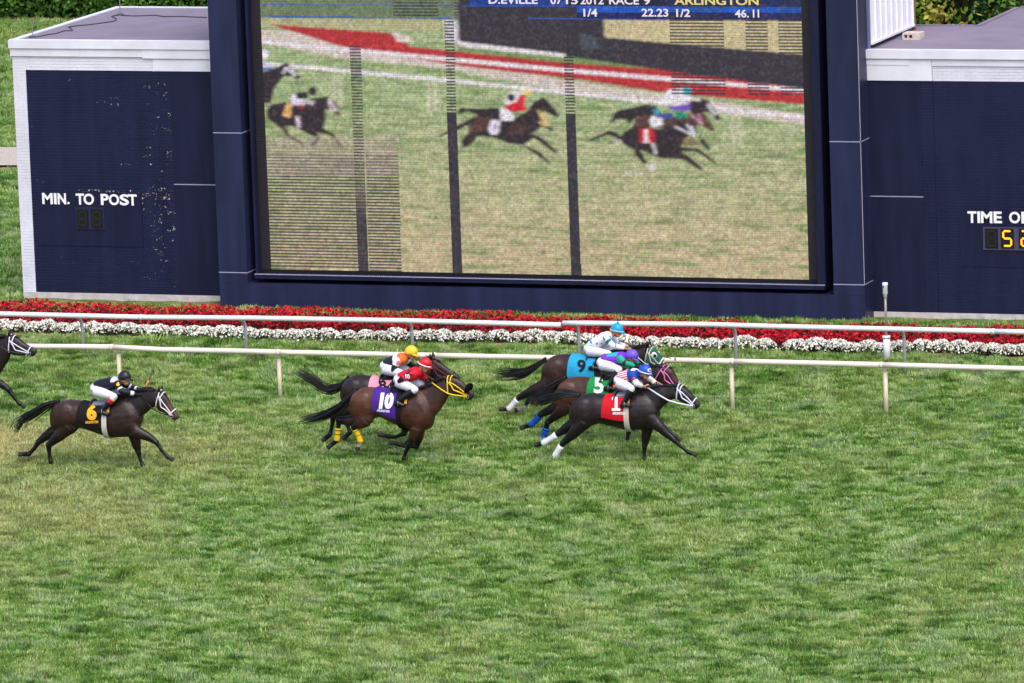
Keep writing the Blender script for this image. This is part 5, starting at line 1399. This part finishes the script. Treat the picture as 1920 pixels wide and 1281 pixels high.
def silk_D(L):
    C = base_cols(L, (232, 230, 238)); P = L['V']
    g = np.stack([P[:, 0] + P[:, 1] * .5, P[:, 2] - P[:, 1] * .3], -1) / .125; i = np.floor(g); f = g - i - .5
    jx = (np.modf(np.abs(np.sin(i[:, 0] * 12.9 + i[:, 1] * 78.2) * 437.5))[0] - .5) * .5; jy = (np.modf(np.abs(np.sin(i[:, 0] * 39.3 + i[:, 1] * 11.1) * 237.5))[0] - .5) * .5
    C[np.hypot(f[:, 0] - jx, f[:, 1] - jy) < .19] = rgb(30, 165, 190)
    u = L['u']; C[L['ua'] & (L['side'] < 0) & (u > .25) & (u < .6) & (L['N'][:, 1] < -.3)] = rgb(0, 104, 104)
    return C
def silk_E(L):
    C = base_cols(L, (122, 48, 196)); u = L['u']
    C[L['ua'] | L['fa']] = rgb(18, 160, 126); C[L['ua'] & (u > .85)] = rgb(18, 40, 44)
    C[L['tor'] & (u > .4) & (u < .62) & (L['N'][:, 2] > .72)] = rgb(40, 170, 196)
    return C
def silk_F(L):
    C = base_cols(L, (232, 228, 236)); u = L['u']; P = L['V']
    J = RIDERS['F']; ax = nrm(J['w'](J['chest']) - J['w'](J['waist'])); n_ = nrm(np.cross(ax, [0, 1., 0]))
    st = ((P - J['w'](J['waist'])) @ n_ + .25 * (P[:, 1] - YH['F'])) / .042
    C[L['tor'] & (np.modf(np.abs(st + 40))[0] < .5)] = rgb(214, 34, 56)
    C[L['tor'] & (u > .56)] = rgb(26, 62, 150); C[L['ua'] & (u < .55)] = rgb(26, 62, 150)
    C[L['ua'] & (u > .2) & (u < .55) & (L['N'][:, 1] < -.75)] = rgb(206, 50, 66)
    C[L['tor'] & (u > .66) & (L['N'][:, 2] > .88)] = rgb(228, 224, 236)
    C[L['fa'] & (u > .86)] = rgb(206, 30, 44)
    return C
def silk_G(L):
    C = base_cols(L, (232, 230, 240)); C[L['tor'] & (L['u'] < .5)] = rgb(70, 100, 170); return C

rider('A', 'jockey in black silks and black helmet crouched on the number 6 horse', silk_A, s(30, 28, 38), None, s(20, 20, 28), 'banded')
rider('B', 'jockey in navy, white and orange silks with yellow helmet', silk_B, s(244, 196, 40), None, s(20, 20, 26), 'black')
rider('C', 'jockey in red silks and red helmet with white band, riding number 10', silk_C, s(206, 22, 44), s(232, 228, 232), s(20, 20, 26), 'black')
rider('D', 'jockey in white silks with turquoise spots and turquoise helmet', silk_D, s(0, 160, 204), s(196, 190, 170), None, 'black', pom=True)
rider('E', 'jockey in purple silks with green sleeves and purple helmet', silk_E, s(104, 78, 200), None, s(30, 28, 34), 'black', goggles=False)
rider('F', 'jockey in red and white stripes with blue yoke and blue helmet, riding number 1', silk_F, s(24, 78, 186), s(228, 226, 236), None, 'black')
rider('G', 'jockey in white and blue silks on the horse cut by the left frame edge', silk_G, s(228, 226, 232), None, None, 'black')

# arm numbers, badge on the blue helmet
def zpx(Z, x, y): return Z[0] + x / Z[2], Z[1] + y / Z[2]
bv = obj_bvh(RIDERS['A']['shirt'])
c = zpx(ZA, 607, 345); number_on(bv, '6', c[0], c[1], 62 / 8.54, mat('badge_gold', s(238, 190, 30), .5), RIDERS['A']['shirt'], 'arm_number', 48 / 8.54, 0, .08, .012)
bv = obj_bvh(RIDERS['C']['shirt']); c = zpx(ZC, 590, 600); number_on(bv, '10', c[0], c[1], 70 / 9.15, mat('badge_white', s(235, 235, 235), .5), RIDERS['C']['shirt'], 'arm_number', 75 / 9.15, 0, .05, .012)
bv = obj_bvh(RIDERS['B']['shirt']); c = zpx(ZC, 420, 370); number_on(bv, '8', c[0], c[1], 75 / 9.15, mat('badge_pink', s(226, 120, 150), .5), RIDERS['B']['shirt'], 'arm_number', 60 / 9.15, .2, .06, .012)
bv = obj_bvh(RIDERS['F']['helmet']); c = zpx(ZF, 690, 672); number_on(bv, 'C', c[0], c[1], 46 / 7.114, MATS['badge_white'], RIDERS['F']['helmet'], 'badge', 46 / 7.114, 0, .05, .008)

# ------------------------------------------------------------------ horse data (traced side views)
TA = [((415, 715), (408, 800), .09), ((455, 662), (435, 872), .21), ((545, 640), (545, 890), .28), ((640, 648), (640, 862), .275), ((740, 668), (740, 890), .275), ((845, 664), (850, 925), .285), ((930, 634), (940, 940), .27), ((1015, 622), (1035, 932), .245), ((1085, 665), (1105, 885), .20), ((1130, 735), (1132, 835), .12)]
NA = [((930, 628), (1075, 850), .17), ((1020, 606), (1135, 775), .125), ((1100, 580), (1178, 742), .10), ((1180, 558), (1222, 705), .085), ((1262, 562), (1258, 690), .075)]
HA = [((1285, 563), (1255, 690), .078), ((1332, 602), (1272, 730), .09), ((1366, 660), (1315, 745), .072), ((1402, 718), (1352, 770), .056), ((1430, 762), (1385, 800), .052), ((1438, 778), (1402, 806), .034)]
LA = [('h', -1, [(560, 850), (470, 930), (390, 1000), (395, 1075), (408, 1130), (420, 1168)]), ('h', 1, [(520, 855), (405, 905), (310, 975), (270, 1035), (232, 1075), (165, 1075)]),
      ('f', -1, [(1085, 890), (1185, 935), (1252, 982), (1300, 1048), (1340, 1095), (1375, 1116)]), ('f', 1, [(1075, 915), (1092, 1000), (1106, 1060), (1125, 1120), (1145, 1168), (1185, 1192)])]
tA = [(474, 652), (415, 672), (335, 708), (250, 765), (175, 805), (125, 895)]
TC = [((585, 565), (575, 640), .09), ((628, 508), (592, 722), .21), ((715, 472), (715, 800), .28), ((830, 480), (848, 748), .275), ((935, 503), (955, 798), .275), ((1050, 497), (1060, 840), .285), ((1150, 492), (1155, 862), .275), ((1225, 500), (1258, 875), .25), ((1300, 560), (1325, 845), .20), ((1340, 670), (1348, 780), .12)]
NC_ = [((1185, 495), (1335, 770), .17), ((1260, 482), (1392, 705), .125), ((1325, 455), (1445, 630), .10), ((1390, 420), (1480, 565), .085), ((1450, 388), (1498, 545), .075)]
HC = [((1478, 375), (1490, 540), .078), ((1545, 378), (1522, 548), .09), ((1612, 422), (1572, 562), .072), ((1672, 480), (1632, 578), .056), ((1714, 520), (1674, 592), .052), ((1724, 545), (1692, 590), .034)]
LC = [('h', -1, [(715, 765), (655, 812), (612, 842), (648, 912), (672, 985), (643, 1042)]), ('h', 1, [(690, 755), (575, 785), (470, 775), (462, 880), (450, 968), (378, 1025)]),
      ('f', -1, [(1185, 850), (1155, 930), (1122, 1000), (1090, 1070), (1070, 1130), (1060, 1172)]), ('f', 1, [(1215, 850), (1208, 935), (1185, 1020), (1100, 1022), (1020, 1002), (948, 985)])]
tC = [(640, 500), (575, 575), (480, 665), (370, 725), (250, 762), (105, 800)]
NB = [((1185, 495), (1325, 760), .17), ((1250, 464), (1365, 690), .125), ((1305, 412), (1390, 612), .10), ((1365, 352), (1408, 545), .085), ((1408, 312), (1410, 495), .075)]
HB_ = [((1342, 205), (1312, 352), .078), ((1402, 236), (1362, 408), .09), ((1470, 290), (1430, 420), .072), ((1530, 335), (1490, 430), .056), ((1580, 375), (1540, 440), .052), ((1592, 392), (1562, 442), .034)]
sB = (-80, -114)
un = lambda L, q: [tuple((a - q[0], b - q[1]) for a, b in [p])[0] for p in L]
LB = [('h', -1, un([(640, 650), (540, 700), (418, 745), (407, 831), (388, 908), (330, 962)], sB)), ('h', 1, un([(650, 650), (600, 730), (541, 800), (560, 850), (575, 890), (518, 943)], sB)),
      ('f', -1, un([(1105, 740), (1092, 820), (1072, 900), (1000, 932), (930, 930), (850, 914)], sB)), ('f', 1, un([(1120, 740), (1140, 820), (1150, 900), (1120, 960), (1090, 1000), (1060, 1040)], sB))]
tB = un([(560, 385), (490, 460), (400, 500), (300, 470), (190, 385), (70, 315)], sB)
HB_ = [(tuple(un([a], sB)[0]), tuple(un([b], sB)[0]), h) for a, b, h in HB_]
TF = [((668, 745), (658, 830), .09), ((712, 688), (668, 912), .21), ((790, 655), (775, 945), .28), ((890, 655), (890, 902), .275), ((990, 665), (990, 918), .275), ((1090, 665), (1092, 945), .285), ((1180, 650), (1190, 956), .275), ((1262, 640), (1288, 950), .25), ((1340, 672), (1358, 905), .20), ((1390, 750), (1393, 850), .12)]
NF = [((1195, 645), (1388, 815), .17), ((1295, 615), (1425, 768), .125), ((1378, 597), (1465, 735), .10), ((1458, 588), (1508, 705), .085), ((1530, 583), (1543, 700), .075)]
HF = [((1558, 578), (1545, 700), .078), ((1612, 602), (1572, 718), .09), ((1660, 650), (1620, 745), .072), ((1700, 696), (1655, 768), .056), ((1728, 735), (1690, 780), .052), ((1736, 752), (1708, 784), .034)]
LF_ = [('h', -1, [(775, 880), (690, 980), (602, 1060), (562, 1120), (535, 1165), (513, 1205)]), ('h', 1, [(740, 875), (645, 930), (562, 985), (490, 1032), (437, 1065), (378, 1076)]),
       ('f', -1, [(1370, 905), (1440, 970), (1520, 1040), (1580, 1095), (1640, 1140), (1695, 1160)]), ('f', 1, [(1300, 925), (1285, 1020), (1275, 1090), (1272, 1150), (1272, 1195), (1274, 1220)])]
tF = [(735, 672), (660, 665), (570, 668), (480, 700), (400, 722), (310, 735)]
sE = (-115, -140); sD = (-230, -325)
uN = lambda L, q: [(un([a], q)[0], un([b], q)[0], h) for a, b, h in L]
NE = uN([((1085, 505), (1275, 672), .17), ((1180, 480), (1300, 640), .125), ((1260, 452), (1330, 610), .10), ((1340, 428), (1355, 575), .085), ((1408, 420), (1378, 540), .075)], sE)
HE = uN([((1430, 425), (1368, 535), .078), ((1500, 445), (1412, 575), .09), ((1532, 500), (1458, 595), .072), ((1562, 560), (1505, 618), .056), ((1590, 610), (1550, 650), .052), ((1600, 625), (1566, 655), .034)], sE)
LE = [('h', -1, un([(660, 740), (570, 810), (472, 891), (451, 974), (430, 1040), (388, 1072)], sE)), ('h', 1, un([(640, 740), (530, 770), (414, 829), (368, 883), (318, 920), (260, 936)], sE)),
      ('f', -1, un([(1255, 765), (1325, 830), (1405, 900), (1465, 955), (1525, 1005), (1568, 1035)], sE)), ('f', 1, un([(1185, 785), (1165, 870), (1145, 950), (1134, 1010), (1130, 1052), (1130, 1085)], sE))]
tE = un([(625, 525), (565, 562), (500, 610), (440, 660), (380, 690), (310, 722)], sE)
ND = uN([((968, 320), (1158, 490), .17), ((1068, 300), (1198, 460), .125), ((1148, 288), (1232, 430), .10), ((1220, 272), (1262, 408), .085), ((1290, 258), (1282, 392), .075)], sD)
HD = uN([((1312, 262), (1285, 388), .078), ((1360, 290), (1312, 425), .09), ((1402, 340), (1352, 445), .072), ((1440, 392), (1400, 460), .056), ((1478, 432), (1440, 480), .052), ((1490, 448), (1458, 484), .034)], sD)
LD = [('h', -1, un([(470, 590), (345, 635), (240, 682), (196, 733), (148, 785), (85, 783)], sD)), ('h', 1, un([(485, 580), (410, 612), (335, 622), (315, 705), (280, 766), (215, 791)], sD)),
      ('f', -1, un([(1140, 580), (1180, 680), (1235, 740), (1200, 820), (1150, 870), (1110, 900)], sD)), ('f', 1, un([(1070, 600), (1055, 695), (1045, 765), (1042, 825), (1042, 870), (1043, 893)], sD))]
tD = un([(455, 370), (385, 425), (300, 478), (210, 490), (120, 488), (35, 478)], sD)
sG = (-1185, -425)
NG = uN([((-255, 203), (-110, 425), .17), ((-160, 180), (-35, 470), .125), ((-85, 165), (30, 390), .10), ((-10, 145), (72, 320), .085), ((62, 128), (82, 272), .075)], sG)
HG = uN([((85, 118), (78, 262), .078), ((145, 142), (112, 282), .09), ((200, 186), (178, 285), .072), ((250, 215), (214, 288), .056), ((288, 238), (255, 292), .052), ((297, 255), (268, 294), .034)], sG)
BK = s(20, 20, 22)
horse('A', Z1, (0, 0), YH['A'], 'dark bay horse with black number 6 cloth and white bridle, galloping last', TA, NA, HA, LA, tA, s(46, 32, 32), s(84, 52, 44),
      dict(face=s(104, 66, 50), cloth=BK, cloth_q=(3.25, 5.35, 1.95), num=dict(t='6', col=s(236, 170, 40), c=(735, 738), h=130, w=80, strip=((735, 818), 105, 22, -.05)), girth=s(206, 202, 190), girth_q=5.35, bridle=s(226, 224, 232), rein=s(24, 22, 26), flap=s(206, 150, 60), saddle=s(140, 142, 156), mane=.17, saddle_q=(4.0, 5.7), ear=(.02, 0, .13)))
horse('B', Z2, sB, YH['B'], 'near black horse with pink number 8 cloth, half hidden behind number 10', TC, NB, HB_, LB, tB, s(40, 30, 34), s(58, 42, 44),
      dict(face=s(60, 42, 38), cloth=s(232, 150, 172), cloth_q=(3.35, 5.2, 1.95), num=dict(t='8', col=s(24, 22, 26), c=(955, 568), h=80, w=70, b=.035), bridle=s(112, 54, 46), bw=.010, rein=s(112, 54, 46), girth=s(30, 28, 32), saddle_q=(4.1, 5.7), ear=(-.03, 0, .15)))
horse('C', Z2, (0, 0), YH['C'], 'bay horse with purple number 10 cloth, yellow bridle and yellow leg wraps', TC, NC_, HC, LC, tC, s(86, 54, 44), s(124, 76, 54),
      dict(face=s(74, 50, 42), cloth=s(72, 36, 140), cloth_q=(2.95, 5.15, 2.0), num=dict(t='10', col=s(236, 232, 244), c=(912, 600), h=150, w=140, sl=.18, b=.07, strip=((880, 692), 118, 22, .10)), girth=s(22, 20, 24), girth_q=5.1, bridle=s(240, 206, 30), rein=s(240, 206, 30), shadow_roll=True, wraps={0: ('yellow_wrap', 2.35, 4.0), 1: ('yellow_wrap', 2.75, 4.0)}, flap=s(206, 150, 70), sock=[0], saddle_q=(4.2, 5.8), ear=(-.10, 0, .05), rw=.013))
horse('D', Z3, sD, YH['D'], 'dark brown horse with light blue cloth and green blinker hood, nearest the rail', TF, ND, HD, LD, tD, s(48, 34, 34), s(84, 54, 48),
      dict(face=s(96, 64, 52), cloth=s(40, 160, 208), cloth_q=(3.2, 5.3, 1.9), num=dict(t='9', col=s(24, 22, 28), c=(983, 752), h=105, w=72, b=.035), bridle=s(206, 200, 190), hood=True, wraps={0: ('white_wrap', 2.45, 4.1)}, sock=[1], girth=s(30, 28, 32), flap=s(216, 206, 190), ear=(.0, 0, .17)))
horse('E', Z3, sE, YH['E'], 'bay horse with green number 5 cloth, pink bridle and blue hind wraps', TF, NE, HE, LE, tE, s(66, 44, 40), s(118, 72, 54),
      dict(face=s(92, 58, 48), cloth=s(24, 140, 70), cloth_q=(3.65, 5.9, 1.9), num=dict(t='5', col=s(238, 238, 240), c=(1012, 728), h=128, w=84, b=.035), bridle=s(214, 120, 184), rein=s(224, 120, 160), rw=.014, wraps={0: ('blue_wrap', 2.6, 3.95), 1: ('blue_wrap', 2.3, 3.9)}, girth=s(30, 28, 32), ear=(-.06, 0, .08)))
horse('F', Z3, (0, 0), YH['F'], 'black brown horse with red number 1 cloth and white hind wraps, leading', TF, NF, HF, LF_, tF, s(44, 34, 37), s(58, 44, 46),
      dict(cloth=s(206, 22, 40), cloth_q=(3.75, 5.9, 1.88), num=dict(t='slab 1', col=s(238, 234, 240), c=(1040, 735), h=124, w=70, b=.09, strip=((1062, 818), 105, 22, .02)), girth=s(196, 192, 180), girth_q=5.75, bridle=s(226, 226, 240), rw=.016, wraps={0: ('white_wrap', 2.45, 4.75), 1: ('white_wrap', 2.25, 4.2)}, flap=s(214, 160, 70), saddle=s(150, 150, 168), mane=.08, ear=(-.08, 0, .05)))
horse('G', Z1, sG, YH['G'], 'dark horse with white bridle, only its head inside the left frame edge', TA, NG, HG, LA, tA, s(44, 32, 34), s(70, 48, 44),
      dict(face=s(60, 44, 42), cloth=s(60, 90, 170), cloth_q=(3.25, 5.35, 1.95), num=dict(t='7', col=s(240, 240, 240), c=(735, 738), h=130, w=80, show=False), bridle=s(226, 224, 236), mane=.15, rein=s(60, 58, 66), saddle_q=(4.0, 5.7), ear=(.02, 0, .13)))
# stirrups
for k in 'ABCDEFG':
    H, J = HORSES[k], RIDERS[k]
    for sd_ in (-1, 1):
        f = J['foot%d' % sd_]; a = H['T'].at(5.3, -sd_ * .9, .06)
        t = MB().tube([a, (a + f) / 2 + [0, sd_ * .05, 0], f + [0, 0, .09]], .010, 6).build('stirrup_leather', LEATHER, H['root'], smooth=True)
        MB().tube([f + np.array([0, .055 * math.cos(q), .02 + .072 * math.sin(q)]) for q in np.linspace(-.9, 4.04, 14)], .007, 6).build('stirrup_iron', STEEL, t, smooth=True)
# whips
def whip(p0, p1, grip, label, gl=.28):
    d = p1 - p0
    t = thing('riding_whip', label, 'whip', tuple(p0))
    MB().tube([p0, p0 + d * gl], .016, 7).build('grip', mat('whip_grip_' + grip[0], grip[1], .6), t, smooth=True)
    MB().tube([p0 + d * gl, p0 + d * .85], [.012, .009], 6).build('shaft', mat('whip_shaft', s(52, 54, 62), .5), t, smooth=True)
    MB().box(*(lambda c: (c[0] - .015, c[0] + .015, c[1] - .004, c[1] + .004, c[2] - .03, c[2] + .03))(p0 + d * .93)).build('flap', MATS['whip_shaft'], t)
J = RIDERS['A']; whip(J['w']((1020, 440), .07), J['w']((1185, 118), .10), ('orange', s(232, 130, 96)), 'whip with orange grip raised above the number 6 horse', .5)
J = RIDERS['C']; whip(J['w']((320, 855), -.09), J['w']((5, 1185), -.36), ('black', s(30, 28, 32)), 'thin grey whip held back across the purple number 10 cloth', .2)
J = RIDERS['D']; whip(J['w']((1160, 295), .10), aty(1272, 675, YH['D'] + .35), ('dark', s(40, 38, 42)), 'dark whip tip sticking out past the green hooded horse', .2)
J = RIDERS['F']; whip(J['w'](J['hN'], -.09), J['w']((800, 845), -.16), ('black', s(30, 28, 32)), 'short black whip held level by the jockey on number 1', .4)
SC.cycles.max_bounces = 4
SC.cycles.diffuse_bounces = 3
SC.cycles.glossy_bounces = 2
SC.cycles.transmission_bounces = 2
SC.cycles.transparent_max_bounces = 4
SC.cycles.adaptive_threshold = .02
